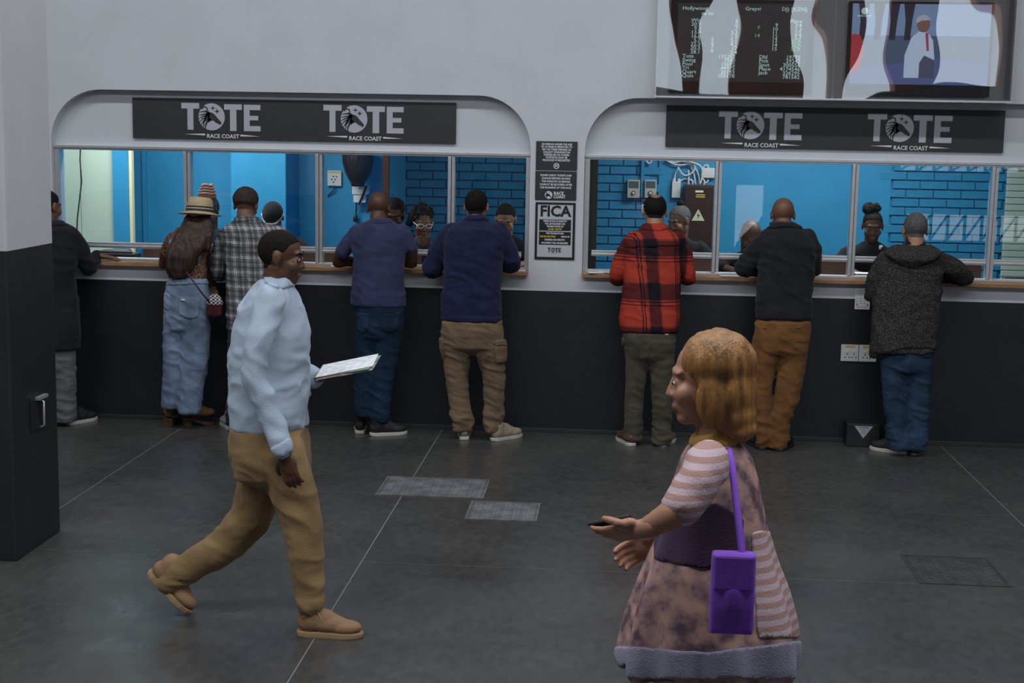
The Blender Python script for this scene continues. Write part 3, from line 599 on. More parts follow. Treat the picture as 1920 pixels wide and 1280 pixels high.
# loose things on the ledges and desk
def slip(px, py, w_, d_, rot, label, Y=-.02, z=1.1635):
    p = W(px, py, Y); o = MB().box((-w_/2, -d_/2, 0), (w_/2, d_/2, .004)).build('betting_slip', M_PAPER, bevel=.0008); o.location = (p[0], Y, z); o.rotation_euler = (0, 0, rot); tag(o, label, 'paper')
slip(1118, 498, .12, .09, .3, 'white betting slip lying on the ledge left of the red check jacket'); slip(1135, 503, .10, .07, -.3, 'folded white slip tucked against the red check sleeve', -.02, 1.168)
slip(1368, 505, .13, .09, .1, 'white betting paper on the ledge left of the black jacket'); slip(632, 499, .09, .06, .2, 'white slip on the ledge left of the navy tee shirt')
slip(838, 505, .08, .05, -.2, 'white slip between the navy tee shirt and the navy jumper'); slip(977, 505, .06, .06, .1, 'white slip at the right end of the ledge beside the navy jumper')
def machine(px, py, Y, w_, label, hgt=.06):
    p = W(px, py, Y); o = empty('ticket_printer', (p[0], Y, 1.09)); tag(o, label, 'printer'); MB().box((-w_/2, -.09, 0), (w_/2, .09, hgt)).build('body', M_BLACK, o, bevel=.012)
    MB().box((-w_*.35, -.05, hgt), (w_*.3, .05, hgt+.025)).build('lid', M_DARKG, o, bevel=.008); MB().tube([(-w_*.4, -.06, hgt+.01), (w_*.4, -.06, hgt+.01)], .012, 10).build('roller', M_DARKG, o, True); return o
machine(222, 488, .36, .30, 'black ticket printer on the desk by the pale green panel', .10); machine(1905, 512, .36, .24, 'black ticket printer on the desk by the pale green shutter')
o = machine(1622, 505, .36, .16, 'small white-topped printer in front of the clerk with the hair puff', .05); MB().box((-.07, -.06, .077), (.07, .05, .085)).build('paper_stack', M_PAPER, o)
# ================================================================== PEOPLE
def skin(name, c): return mat(name, c, .48, bump=.06, bscale=120, var=.12, vscale=14, spec=.4)
SK1 = skin('skin_deep_brown', (.085, .038, .022)); SK2 = skin('skin_brown', (.16, .075, .045)); SK3 = skin('skin_light_brown', (.30, .15, .095))
HAIRB = mat('black_hair', (.008, .007, .007), .7, spec=.15, bump=.6, bscale=160, stretch=(1, 1, .5)); HAIRG = mat('grey_hair', (.10, .098, .098), .85, spec=.1, bump=.5, bscale=200, var=.3, vscale=60)
HAIRS = mat('short_dark_hair', (.012, .009, .008), .8, spec=.1, bump=.6, bscale=220, var=.4, vscale=80)
EYE = mat('eye_white', (.55, .53, .50), .2); IRIS = mat('dark_iris', (.012, .008, .006), .15); LIP = mat('lips', (.17, .065, .055), .45)
def rot(yaw=0, pitch=0, roll=0):
    return np.array(Matrix.Rotation(yaw, 3, 'Z') @ Matrix.Rotation(-pitch, 3, 'X') @ Matrix.Rotation(roll, 3, 'Y'))
def unit(v): v = np.array(v, float); return v/np.linalg.norm(v)

class Fig:
    def __init__(s, label, crop, ys, foot, name='person'):
        s.crop = crop; s.ys = sorted(ys); s.root = empty(name, (foot[0], foot[1], 0)); s.R = np.array([foot[0], foot[1], 0.0]); tag(s.root, label, 'person')
        s.core = MB(); s.extra = []; s.seed = random.randint(0, 999); s.skin = SK2
    def Y(s, cy): return float(np.interp(cy, [a for a, _ in s.ys], [b for _, b in s.ys]))
    def px(s, cx, cy): return s.crop[0]+cx/s.crop[2], s.crop[1]+cy/s.crop[2]
    def p(s, cx, cy, Y=None): return W(*s.px(cx, cy), s.Y(cy) if Y is None else Y)
    def rad(s, r, P): return r/s.crop[2]*mpp(P)
    def loft(s, mb, rows, dr=.62, core=True, n=28, e=2.3, dmin=0.0, dmax=.16):
        R, C = [], []
        for row in rows:
            cy, xl, xr = row[:3]; Y = row[3] if len(row) > 3 and row[3] is not None else s.Y(cy); c = s.p((xl+xr)/2, cy, Y); hw = s.rad((xr-xl)/2, c); hd = row[4] if len(row) > 4 else min(dmax, max(dmin, hw*dr))
            ring, rc = [], []
            for t in np.arange(n)*2*math.pi/n:
                a, b = math.cos(t), math.sin(t); q = np.array([math.copysign(abs(a)**(2/e), a), math.copysign(abs(b)**(2/e), b), 0])
                ring.append(c+q*[hw, hd, 0]); rc.append(c+q*[hw*.86, hd*.86, 0])
            R.append(ring); C.append(rc)
        mb.rings(R)
        if core: s.core.rings(C)
        return mb
    def hips(s, mb, rows, dr=.62, dmax=.16, dmin=0.0):
        cy, xl, xr = rows[-1][:3]; m, h = (xl+xr)/2, (xr-xl)/2; c = s.p(m, cy); hd = min(dmax, max(dmin, s.rad(h, c)*dr))
        s.loft(mb, rows[:-1]+[(cy, m-h*.96, m+h*.96, None, hd*.9), (cy+(cy-rows[-2][0])*.35, m-h*.70, m+h*.70, None, hd*.6), (cy+(cy-rows[-2][0])*.6, m-h*.3, m+h*.3, None, hd*.3)], dr, dmax=dmax, dmin=dmin)
    def leg(s, mb, rows, dr=.9):
        cy, xl, xr = rows[0][:3]; w = xr-xl; s.loft(mb, [(cy-w*.75, xl+w*.14, xr-w*.14), (cy-w*.3, xl+w*.03, xr-w*.03)]+rows, dr)
    def tube(s, mb, pts, core=True, k=.84):
        P = [s.p(*q[:3]) if len(q) > 3 else s.p(q[0], q[1]) for q in pts]; r = [s.rad(q[-1], a) for q, a in zip(pts, P)]
        mb.tube(P, r, 16)
        if core: s.core.tube(P, [x*k for x in r], 14)
        return P
    def part(s, name, me, m, parent=None, smooth=True):
        P, _ = cos_of(me); set_co(me, P-s.R); return link(name, me, m, parent or s.root, smooth)
    def garment(s, name, mb, m, voxel=.0105, smooth=9, amp=.005, freq=(7, 7, 16), amp2=0, zlo=None, parent=None):
        me = grow(mb, voxel, smooth)
        if amp: wrinkle(me, amp, freq, s.seed, amp2, zlo)
        o = s.part(name, me, m, parent); return o
    def on(s, o, name, m, off, poly=None, pred=None, back=False, parent=None, facing=True):
        """a pocket, band or badge lying on part o: the area inside a crop-space outline, on the side towards the photographer"""
        me = o.data; P, N = cos_of(me); P = P+s.R; Q = proj(P); Q = (Q-np.array(s.crop[:2]))*s.crop[2]
        k = np.ones(len(P), bool)
        if poly is not None: k &= inpoly(Q, poly)
        if pred is not None: k &= pred(P, N)
        if facing: k &= ((CAMP-P)*N).sum(1) > 0
        if k.sum() < 4: return None
        pm = patch(me, k, off, name)
        if not len(pm.polygons): return None
        pm.materials.clear(); return link(name, pm, m, parent or o, True)
    def head(s, c, yaw=0, pitch=0, roll=0, k=1.0, skin_=None, hair='short', hairm=None, neck=None, nr=.054, eyes=True, lids=False):
        s.skin = skin_ or s.skin; M = rot(yaw, pitch, roll); s.hc, s.hM, s.hk = np.array(c, float), M, k
        L = lambda *q: s.hc+M@(np.array(q, float)*k)
        h = MB(); E = lambda c_, r: h.ell(L(*c_), tuple(x*k for x in r), M, 18, 12)
        E((0, -.014, .032), (.074, .094, .084)); E((0, .030, -.035), (.060, .060, .078)); E((0, .058, -.092), (.032, .026, .022)); E((0, .012, -.055), (.062, .06, .05))
        E((0, .074, .028), (.048, .016, .013))
        for sx in (-1, 1):
            E((sx*.038, .062, -.028), (.026, .026, .028)); E((sx*.030, .077, .004), (.017, .012, .012)); E((sx*.076, -.004, -.002), (.009, .021, .033)); E((sx*.0125, .090, -.032), (.009, .010, .008))
        h.tube([L(0, .080, .018), L(0, .090, -.010), L(0, .0975, -.030)], [.008*k, .010*k, .012*k], 10)
        E((0, .084, -.060), (.024, .010, .0065)); E((0, .083, -.071), (.021, .010, .008))
        nb = np.array(neck) if neck is not None else L(0, -.02, -.17)
        h.tube([L(0, -.018, -.045), (L(0, -.02, -.10)+nb)/2, nb], [.054*k, nr*k, (nr+.006)*k], 18)
        s.headme = grow(h, .0058*k, 3); s.extra.append(s.headme); s.core.tube([nb, nb-np.array([0, 0, .06])], nr*k, 14)
        P, N = cos_of(s.headme); Q = (P-s.hc)@M/k
        def mask(fn): return fn(Q, (N@M))
        s.hmask = mask
        hm = hairm or HAIRS
        line = lambda y: np.interp(y, [-.1, -.05, -.015, .02, .045, .075], [-.064, -.054, .012, .026, .064, .080])
        if hair in ('short', 'balding'):
            k_ = (Q[:, 2] > line(Q[:, 1])) & (np.abs(Q[:, 0]) < .082) & ~((np.abs(Q[:, 0]) > .073) & (Q[:, 2] < .035))
            if hair == 'balding': k_ &= (np.hypot(Q[:, 0]*1.1, (Q[:, 1]+.055)*.9) > .036) | (Q[:, 2] < .07)
            me = patch(s.headme, k_, .0035*k, 'hair'); me.materials.clear(); s.part('hair', me, hm)
        face_k = (Q[:, 1] > .05)
        lp = patch(s.headme, face_k & (np.abs(Q[:, 0]) < .024) & (Q[:, 2] < -.054) & (Q[:, 2] > -.082) & (Q[:, 1] > .077), .0010, 'lips')
        if len(lp.polygons): s.part('lips', lp, LIP)
        if hair != 'none':
            b = MB()
            for sx in (-1, 1): b.tube([L(sx*.016, .090, .026), L(sx*.032, .086, .032), L(sx*.048, .072, .026)], [.0035*k, .004*k, .0025*k], 6)
            s.raw('eyebrows', b, hm if hm is not HAIRG else HAIRS)
        if eyes:
            for sx in (-1, 1):
                e = MB().ell(L(sx*.030, .080, .003), (.0125*k, .0105*k, .0065*k if not lids else .003*k), M, 10, 7); eo = s.raw('eye', e, EYE if not lids else IRIS)
                if not lids: s.raw('iris', MB().ell(L(sx*.030, .0885, .0025), (.0058*k, .0035*k, .0056*k), M, 10, 7), IRIS, eo)
        return L
    def raw(s, name, mb, m, parent=None, smooth=True): return mb.build(name, m, parent or s.root, smooth, off=s.R)
    def hand(s, wrist, d, n, side=1, curl=.5, k=1.0):
        """d towards the fingers, n out of the back of the hand, thumb on the +side of cross(d,n)"""
        d = unit(d); n = np.array(n, float); n = unit(n-d*(n@d)); t = np.cross(d, n)*side; wr = np.array(wrist, float); h = MB(); B = np.stack([t, d, n], 1)
        h.tube([wr-d*.03*k, wr+d*.01*k], [.027*k, .026*k], 12); h.ell(wr+d*.052*k, (.041*k, .052*k, .016*k), B, 14, 10); h.ell(wr+d*.035*k+t*.026*k-n*.006*k, (.018*k, .032*k, .016*k), B)
        for j, (o, ln) in enumerate(((.029, .072), (.010, .080), (-.010, .074), (-.028, .058))):
            b = wr+d*.088*k+t*o*k; a = curl*(.25+.05*j); P = [b-d*.02*k, b]; q = b; dd = d
            for seg in (.45, .32, .23):
                dd = unit(math.cos(a)*d-math.sin(a)*n+t*o*1.5); q = q+dd*ln*seg*k; P.append(q); a += curl*.75
            h.tube(P, [.0095*k, .0095*k, .0088*k, .0082*k, .0070*k], 10)
        b = wr+d*.028*k+t*.034*k; h.tube([b-t*.012*k, b+t*.014*k+d*.018*k, b+t*.024*k+d*.042*k-n*.008*k, b+t*.024*k+d*.064*k-n*.016*k], [.013*k, .012*k, .0105*k, .008*k], 10)
        me = grow(h, .0046*k, 2); s.extra.append(me); return me
    def shoe(s, heel, ang, m, solem, L=.285, high=.085, lace=None, boot=None, pitch=0, z0=0, toe=.0, heelh=.0, shin=True):
        """heel = rear ground point; ang = heading of the toe about Z (0 = +Y)"""
        M = np.array(Matrix.Rotation(ang, 3, 'Z') @ Matrix.Rotation(-pitch, 3, 'X')); hy = heel[1]-(max(0, heel[1]+L*math.cos(ang)+.02) if heel[1] < 0 else 0); h0 = np.array([heel[0], hy, z0]); Q = lambda x, y, z: h0+M@np.array([x, y, z])
        k = L/.285; q = MB(); E = lambda c, r: q.ell(Q(*c), r, M, 16, 10)
        b = .028+heelh
        E((0, .055*k, b+.030), (.037, .052, .045)); E((0, .14*k, b+.026), (.042, .085*k, .042)); E((0, .205*k, b+.014), (.045, .075*k, .032)); E((0, .105*k, b+.045), (.037, .075*k, .048))
        q.tube([Q(0, .065*k, b+.03), Q(0, .055*k, b+high)], [.042, .044], 16)
        if boot: q.tube([Q(0, .062*k, b+.05), Q(0, .058*k, boot)], [.045, .050], 16)
        me = grow(q, .0075, 3); P, N = cos_of(me); lo = (P-h0)@M; cut = b-.012; lo[:, 2] = np.maximum(lo[:, 2], cut); set_co(me, h0+lo@M.T)
        o = s.part('shoe' if not boot else 'ankle_boot', me, m)
        out = [(.036*math.sin(t)*1.0, .045-.043*math.cos(t)) for t in np.linspace(-1.4, 1.4, 9)]; O = []
        prof = [(0, .002), (.028, .012), (.037, .04), (.036, .09), (.038, .14), (.046, .19), (.045, .225), (.034, .262), (.016, .281), (0, .285)]
        O = [(x, y*k) for x, y in prof]+[(-x, y*k) for x, y in prof[-2:0:-1]]; sm = MB(); n = len(O)
        top = b-.004
        lift = lambda y: (0 if heelh == 0 else (heelh*(1-min(1, max(0, (y-.05)/.12)))))
        if heelh:
            sm.rings([[Q(x, y, max(0, lift(y))+(0 if zz == 0 else .014)) for x, y in O] for zz in (0, 1)]); sm.rings([[Q(x*.8, y*.26+.008, zz) for x, y in O] for zz in (0, heelh+.01)])
        else: sm.rings([[Q(x*sc, (y-.14*k)*sc+.14*k, zz+(toe if y > .22*k else 0)*(1 if zz < .01 else .6)) for x, y in O] for zz, sc in ((0, .96), (.004, .99), (top-.006, 1.0), (top, .98))])
        s.raw('sole', sm, solem, o, False)
        if lace:
            lm = MB()
            for i in range(4): y = (.105+.02*i)*k; z = b+.068-.008*i; lm.tube([Q(-.026, y, z+.006), Q(0, y+.004, z+.021), Q(.026, y, z+.006)], .0035, 6)
            lm.tube([Q(0, .10*k, b+.094), Q(.03, .095*k, b+.086), Q(.036, .12*k, b+.045)], .003, 6); lm.tube([Q(0, .10*k, b+.094), Q(-.03, .09*k, b+.086), Q(-.034, .115*k, b+.045)], .003, 6); s.raw('laces', lm, lace, o)
        if shin: s.core.tube([Q(0, .07*k, b+.04), Q(0, .06*k, b+high+.08)], .034, 12)
        return o
    def finish(s):
        me = grow(s.core, .016, 4); bm = bmesh.new(); bm.from_mesh(me)
        for e in s.extra: bm.from_mesh(e)
        bm.to_mesh(me); bm.free(); s.part('body', me, s.skin); return s.root

C1 = (280, 330, 2.56); C2 = (600, 350, 2.6125); C3 = (1120, 360, 2.5595); C4 = (1540, 360, 2.5105); C5 = (260, 420, 1.641); C6 = (1100, 600, 1.882)
SOLEW = mat('white_rubber_sole', (.50, .48, .45), .6); SOLEB = mat('black_rubber_sole', (.015, .015, .015), .6)
DENIM = lambda n, c: mat(n, c, .85, bump=.35, bscale=260, var=.45, vscale=5, spec=.2, stretch=(1, 1, .45))
LEDGE = 1.163
def rest_hand(f, el, x_in, side, sleeve=None, skin_arm=None, r=(.045, .034), Yw=-.075, k=1.0):
    """forearm from the elbow el (world) onto the ledge, hand lying there"""
    wr = np.array([el[0]+x_in, Yw, LEDGE+max(.028, r[1]-.003)]); mb = sleeve if sleeve is not None else f.core
    mb.tube([el, el*.5+wr*.5+[0, 0, .012], wr], [r[0], (r[0]+r[1])/2, r[1]], 14); f.core.tube([el, wr], [r[0]*.8, .027], 12)
    f.hand(wr+unit(wr-el)*[.012, .004, 0], (x_in*.8, .028, -.018), (0, 0, 1), side, .35, k); return wr

# ---- bald man in the navy tee shirt
f = Fig('bald man in a navy tee shirt and dark jeans leaning on the ledge', C2, [(50, -.20), (200, -.26), (560, -.36), (900, -.32), (1200, -.30)], G(700, 805))
s_ = MB(); f.loft(s_, [(158, 250, 340), (178, 205, 380), (198, 165, 415), (235, 150, 425), (300, 155, 420), (360, 163, 416), (450, 160, 412), (530, 152, 420), (585, 148, 426)], .58, dmin=.074, dmax=.145)
for q in ([(178, 215, 34), (150, 262, 38), (112, 318, 37)], [(405, 212, 34), (425, 260, 36), (447, 300, 34)]): f.tube(s_, [(a, b, -.24, r) for a, b, r in q])
tee = f.garment('tee_shirt', s_, cloth('navy_tee', (.030, .034, .085)), amp=.0045)
f.on(tee, 'collar', cloth('navy_tee', ()), .003, [(240, 150), (350, 150), (352, 178), (300, 186), (240, 176)])
for el, dx, sd in (((88, 378), .16, -1), ((450, 372), -.15, 1)):
    a = f.p(112 if dx > 0 else 447, 300, -.23); e = f.p(*el, -.16); e[2] = max(e[2], LEDGE+.045); f.core.tube([a, e], [.047, .046], 14); rest_hand(f, e, dx, sd, r=(.046, .03))
t = MB(); f.hips(t, [(556, 166, 414), (620, 170, 418), (690, 172, 414), (735, 172, 408)], .60, dmax=.13); f.leg(t, [(690, 172, 285), (760, 172, 272), (880, 165, 262), (1000, 163, 255), (1122, 166, 246)], .85); f.leg(t, [(690, 275, 414), (760, 268, 405), (880, 256, 378), (1000, 250, 352), (1148, 248, 336)], .82)
D1 = DENIM('dark_blue_denim', (.010, .026, .055)); je = f.garment('jeans', t, D1, .010, amp=.004, amp2=.008, zlo=.05)
ST = mat('tan_stitching', (.16, .10, .05), .8)
for P_ in ([(178, 612), (243, 616), (243, 700), (212, 728), (182, 705)], [(300, 622), (398, 612), (384, 700), (340, 722), (296, 700)]): f.on(je, 'back_pocket', DENIM('dark_blue_denim_pocket', (.014, .034, .068)), .004, P_)
f.on(je, 'leather_patch', mat('orange_leather_patch', (.42, .11, .02), .6), .005, [(327, 556), (383, 558), (383, 581), (327, 580)])
f.head(f.p(288, 108, -.16), 0, .35, 0, 1.0, SK1, 'none', None, f.p(292, 185, -.24), .060)
SHB = mat('black_mesh_shoe', (.014, .014, .016), .6, bump=.5, bscale=200)
f.shoe(G(*f.px(200, 1206)), .15, SHB, SOLEW, .27, lace=SHB); f.shoe(G(*f.px(240, 1220)), -1.15, SHB, SOLEW, .28, lace=mat('red_lace', (.35, .05, .05), .7)); f.finish()

# ---- man in the navy jumper
f = Fig('man in a navy jumper and khaki cargo trousers leaning on the ledge', C2, [(30, -.22), (200, -.28), (660, -.38), (900, -.36), (1240, -.32)], G(905, 815))
s_ = MB(); f.loft(s_, [(132, 722, 812), (150, 714, 820), (168, 698, 836), (188, 655, 880), (215, 622, 908), (260, 608, 905), (340, 606, 896), (470, 602, 886), (570, 594, 888), (658, 592, 888)], .60, dmin=.074, dmax=.155)
for q in ([(645, 215, 44), (590, 300, 47), (548, 398, 48)], [(880, 212, 42), (915, 290, 44), (945, 372, 42)]): f.tube(s_, [(a, b, -.25, r) for a, b, r in q])
for el, dx, sd in (((548, 410), .17, -1), ((943, 385), -.16, 1)): rest_hand(f, f.p(*el, -.21), dx, sd, s_, r=(.062, .042))
ju = f.garment('jumper', s_, cloth('navy_knit', (.010, .013, .045), .2, 260), amp=.006)
f.on(ju, 'hem_rib', MATS['navy_knit'], .003, [(580, 632), (900, 632), (900, 670), (580, 670)]); f.on(ju, 'collar', MATS['navy_knit'], .004, [(700, 140), (830, 140), (826, 168), (706, 168)])
t = MB(); f.hips(t, [(655, 596, 884), (720, 592, 898), (780, 594, 904)], .62, dmax=.145); f.leg(t, [(740, 592, 742), (820, 598, 736), (900, 610, 726), (1000, 625, 725), (1110, 640, 742), (1190, 655, 750)], .9); f.leg(t, [(740, 742, 902), (820, 762, 908), (900, 792, 906), (1000, 803, 902), (1110, 804, 904), (1195, 806, 892)], .9)
KH = cloth('khaki_cotton', (.17, .115, .07)); tr_ = f.garment('cargo_trousers', t, KH, .010, amp=.006, freq=(6, 6, 20), amp2=.014, zlo=.06)
f.on(tr_, 'cargo_pocket', KH, .010, [(848, 752), (912, 748), (916, 860), (856, 868)]); f.on(tr_, 'pocket_flap', KH, .016, [(846, 745), (912, 742), (912, 782), (850, 786)]); f.on(tr_, 'cargo_pocket', KH, .010, [(584, 738), (608, 734), (612, 850), (590, 850)])
f.head(f.p(765, 102, -.19), 0, .22, 0, 1.04, SK3, 'short', HAIRS, f.p(766, 180, -.26), .062)
SHT = mat('beige_runner', (.33, .28, .21), .7, bump=.4, bscale=160); f.shoe(G(*f.px(706, 1243)), .1, SHT, SOLEW, .28, lace=SHT); f.shoe(G(*f.px(838, 1247)), -.75, SHT, SOLEW, .29, lace=SHT); f.finish()

# ---- man in the red check overshirt
f = Fig('man with a bald spot in a red and black check overshirt', C3, [(40, -.22), (200, -.27), (680, -.38), (1220, -.33)], G(1215, 832))
s_ = MB(); f.loft(s_, [(152, 226, 326), (180, 200, 340), (200, 165, 385), (235, 138, 412), (300, 130, 402), (400, 126, 400), (470, 122, 398), (560, 112, 395), (672, 104, 386)], .58, dmin=.074, dmax=.15)
for q in ([(165, 225, 36), (120, 310, 40), (96, 392, 38)], [(385, 222, 36), (415, 300, 40), (436, 392, 37)]): f.tube(s_, [(a, b, -.25, r) for a, b, r in q])
for el, dx, sd in (((97, 415), .17, -1), ((434, 415), -.17, 1)): rest_hand(f, f.p(*el, -.22), dx, sd, s_, r=(.055, .038))
per = .262; RED = plaid('red_black_check', per, [(0, 0), (.30, 1), (.335, 0), (.37, 1), (.40, 0), (.46, .35), (.5, 1), (.80, .5), (.84, 0)], per*1.12, [(0, .05), (.36, 1), (.39, .1), (.44, 1), (.47, .1), (.5, 1), (.86, .6), (.9, .05)], [(.0, (.36, .040, .022)), (.22, (.31, .034, .02)), (.5, (.085, .012, .012)), (.8, (.012, .006, .012)), (1, (.006, .005, .010))])
ov = f.garment('overshirt', s_, RED, amp=.005); f.on(ov, 'collar', RED, .008, [(202, 150), (332, 150), (345, 180), (300, 190), (205, 184)])
f.on(ov, 'back_yoke', RED, .004, [(130, 215), (400, 215), (400, 262), (270, 266), (130, 272)])
t = MB(); f.hips(t, [(668, 122, 374), (740, 128, 374), (790, 132, 372)], .62, dmax=.14); f.leg(t, [(740, 130, 250), (820, 135, 243), (900, 135, 232), (1000, 134, 216), (1100, 130, 214), (1188, 128, 213)], .88); f.leg(t, [(740, 246, 374), (820, 250, 368), (900, 256, 360), (1000, 262, 354), (1100, 264, 356), (1206, 267, 362)], .88)
OL = cloth('olive_twill', (.072, .062, .046)); tr_ = f.garment('trousers', t, OL, .010, amp=.005, amp2=.008, zlo=.06); f.on(tr_, 'pocket_tag', M_PAPER, .004, [(318, 676), (348, 676), (348, 688), (318, 690)]); f.on(tr_, 'hammer_loop', OL, .012, [(100, 690), (130, 690), (134, 740), (112, 750)])
f.head(f.p(277, 98, -.19), 0, .32, 0, 1.04, SK3, 'balding', HAIRB, f.p(275, 178, -.25), .060)
SHM = mat('brown_leather_shoe', (.11, .04, .02), .45); f.shoe(G(*f.px(170, 1222)), .35, SHM, SOLEW, .28); f.shoe(G(*f.px(300, 1224)), -.35, mat('taupe_shoe', (.12, .095, .075), .6), SOLEW, .28); f.finish()

# ---- man in the black jacket
f = Fig('man with a shaved head in a black jacket and rust brown trousers', C3, [(60, -.20), (200, -.26), (620, -.38), (1240, -.34)], G(1455, 842))
s_ = MB(); f.loft(s_, [(148, 842, 944), (170, 826, 972), (195, 796, 1012), (235, 780, 1046), (300, 776, 1046), (400, 770, 1038), (500, 763, 1032), (608, 760, 1025)], .60, dmin=.074, dmax=.155)
for q in ([(815, 215, 42), (755, 290, 46), (702, 362, 45)], [(1015, 212, 40), (1036, 280, 40), (1038, 350, 36)]): f.tube(s_, [(a, b, -.25, r) for a, b, r in q])
for el, dx, sd in (((702, 368), .17, -1), ((1036, 365), -.12, 1)): rest_hand(f, f.p(*el, -.21), dx, sd, s_, r=(.058, .04))
BJ = cloth('black_jacket_cloth', (.012, .013, .016), .3, 240); jk = f.garment('jacket', s_, BJ, amp=.006); f.on(jk, 'collar', BJ, .010, [(825, 140), (980, 140), (982, 178), (900, 170), (826, 182)])
t = MB(); f.hips(t, [(612, 764, 1022), (690, 750, 1018), (760, 746, 1008)], .62, dmax=.145); f.leg(t, [(720, 746, 880), (800, 742, 866), (900, 742, 842), (1000, 745, 832), (1100, 758, 828), (1222, 770, 826)], .9); f.leg(t, [(720, 872, 1012), (800, 874, 1000), (900, 860, 985), (1000, 848, 962), (1100, 832, 925), (1226, 820, 910)], .9)
RU = cloth('rust_brown_chino', (.17, .075, .025)); tr_ = f.garment('trousers', t, RU, .010, amp=.006, freq=(8, 8, 14), amp2=.010, zlo=.05)
for P_ in ([(782, 648), (862, 642), (862, 654), (784, 660)], [(940, 642), (1008, 650), (1008, 662), (940, 654)]): f.on(tr_, 'pocket_welt', RU, .004, P_)
f.head(f.p(890, 112, -.17), 0, .30, 0, 1.02, SK2, 'none', None, f.p(892, 185, -.24), .062)
f.shoe(G(*f.px(800, 1240)), .3, SHB, SOLEB, .28); f.shoe(G(*f.px(868, 1246)), -.4, SHB, SOLEB, .29); f.finish()

# ---- man in the grey hoodie
f = Fig('grey-haired man in a speckled charcoal hoodie and blue jeans', C4, [(125, -.24), (300, -.30), (740, -.42), (1245, -.38)], G(1690, 850))
s_ = MB(); f.loft(s_, [(262, 372, 520), (280, 325, 550), (305, 290, 572), (350, 270, 572), (420, 258, 566), (500, 248, 560), (600, 240, 550), (690, 233, 540), (752, 234, 532)], .60, dmin=.074, dmax=.165); f.loft(s_, [(690, 233, 420), (775, 232, 300)], .7, core=False)
f.tube(s_, [(305, 320, -.28, 42), (262, 400, -.28, 44), (240, 478, -.25, 38)]); f.tube(s_, [(545, 318, -.28, 42), (620, 362, -.24, 48), (672, 398, -.18, 42)])
rest_hand(f, f.p(240, 480, -.24), .15, -1, s_, r=(.055, .04)); rest_hand(f, f.p(675, 400, -.15), -.16, 1, s_, r=(.058, .042))
def speckle(n, a, b):
    m = mat(n, a, .95, bump=.6, bscale=300, var=.1, vscale=5, spec=.1); nt = m.node_tree; tc = nt.nodes.new('ShaderNodeTexCoord'); z = nt.nodes.new('ShaderNodeTexNoise'); z.inputs['Scale'].default_value = 170; z.inputs['Detail'].default_value = 3
    nt.links.new(tc.outputs['Object'], z.inputs['Vector']); r = nt.nodes.new('ShaderNodeValToRGB'); nt.links.new(z.outputs['Fac'], r.inputs[0]); r.color_ramp.elements[0].position = .48; r.color_ramp.elements[1].position = .72; r.color_ramp.elements[0].color = a+(1,); r.color_ramp.elements[1].color = b+(1,)
    nt.links.new(r.outputs[0], nt.nodes['Principled BSDF'].inputs['Base Color']); return m
HD = speckle('charcoal_marl', (.020, .019, .020), (.14, .135, .13)); ho = f.garment('hoodie', s_, HD, amp=.007, freq=(5, 5, 9))
h = MB(); f.loft(h, [(248, 360, 520, -.30), (268, 312, 556, -.34), (290, 295, 566, -.38), (315, 330, 535, -.42), (345, 370, 470, -.43), (372, 405, 430, -.42)], .42, core=False, dmax=.09); f.garment('hood', h, HD, .010, 5, .005, parent=ho)
f.on(ho, 'hem_band', HD, .006, [(225, 700), (545, 688), (545, 742), (400, 735), (225, 790)])
t = MB(); f.hips(t, [(735, 286, 528), (800, 284, 526), (840, 285, 524)], .62, dmax=.14); f.leg(t, [(800, 284, 408), (900, 290, 406), (1000, 296, 405), (1100, 308, 412), (1205, 316, 428)], .9); f.leg(t, [(800, 404, 526), (900, 404, 514), (1000, 402, 505), (1100, 408, 500), (1212, 420, 490)], .9)
je = f.garment('jeans', t, DENIM('mid_blue_denim', (.025, .050, .095)), .010, amp=.006, freq=(7, 7, 14), amp2=.010, zlo=.06); f.on(je, 'back_pocket', DENIM('mid_blue_pocket', (.029, .056, .105)), .004, [(318, 752), (385, 752), (380, 790), (330, 785)]); f.on(je, 'back_pocket', MATS['mid_blue_pocket'], .004, [(468, 745), (522, 742), (518, 785), (475, 785)])
f.head(f.p(441, 183, -.24), 0, .28, 0, 1.04, SK3, 'short', HAIRG, f.p(440, 262, -.29), .060); cm = MB(); cm.tube([f.p(440, 235, -.265), f.p(440, 275, -.28)], [.068, .085], 20); f.raw('inner_collar', cm, cloth('black_collar', (.010, .010, .011)), None)
f.shoe(G(*f.px(415, 1236)), 1.0, SHB, SOLEW, .29); f.shoe(G(*f.px(445, 1248)), .15, SHB, SOLEB, .28); f.finish()

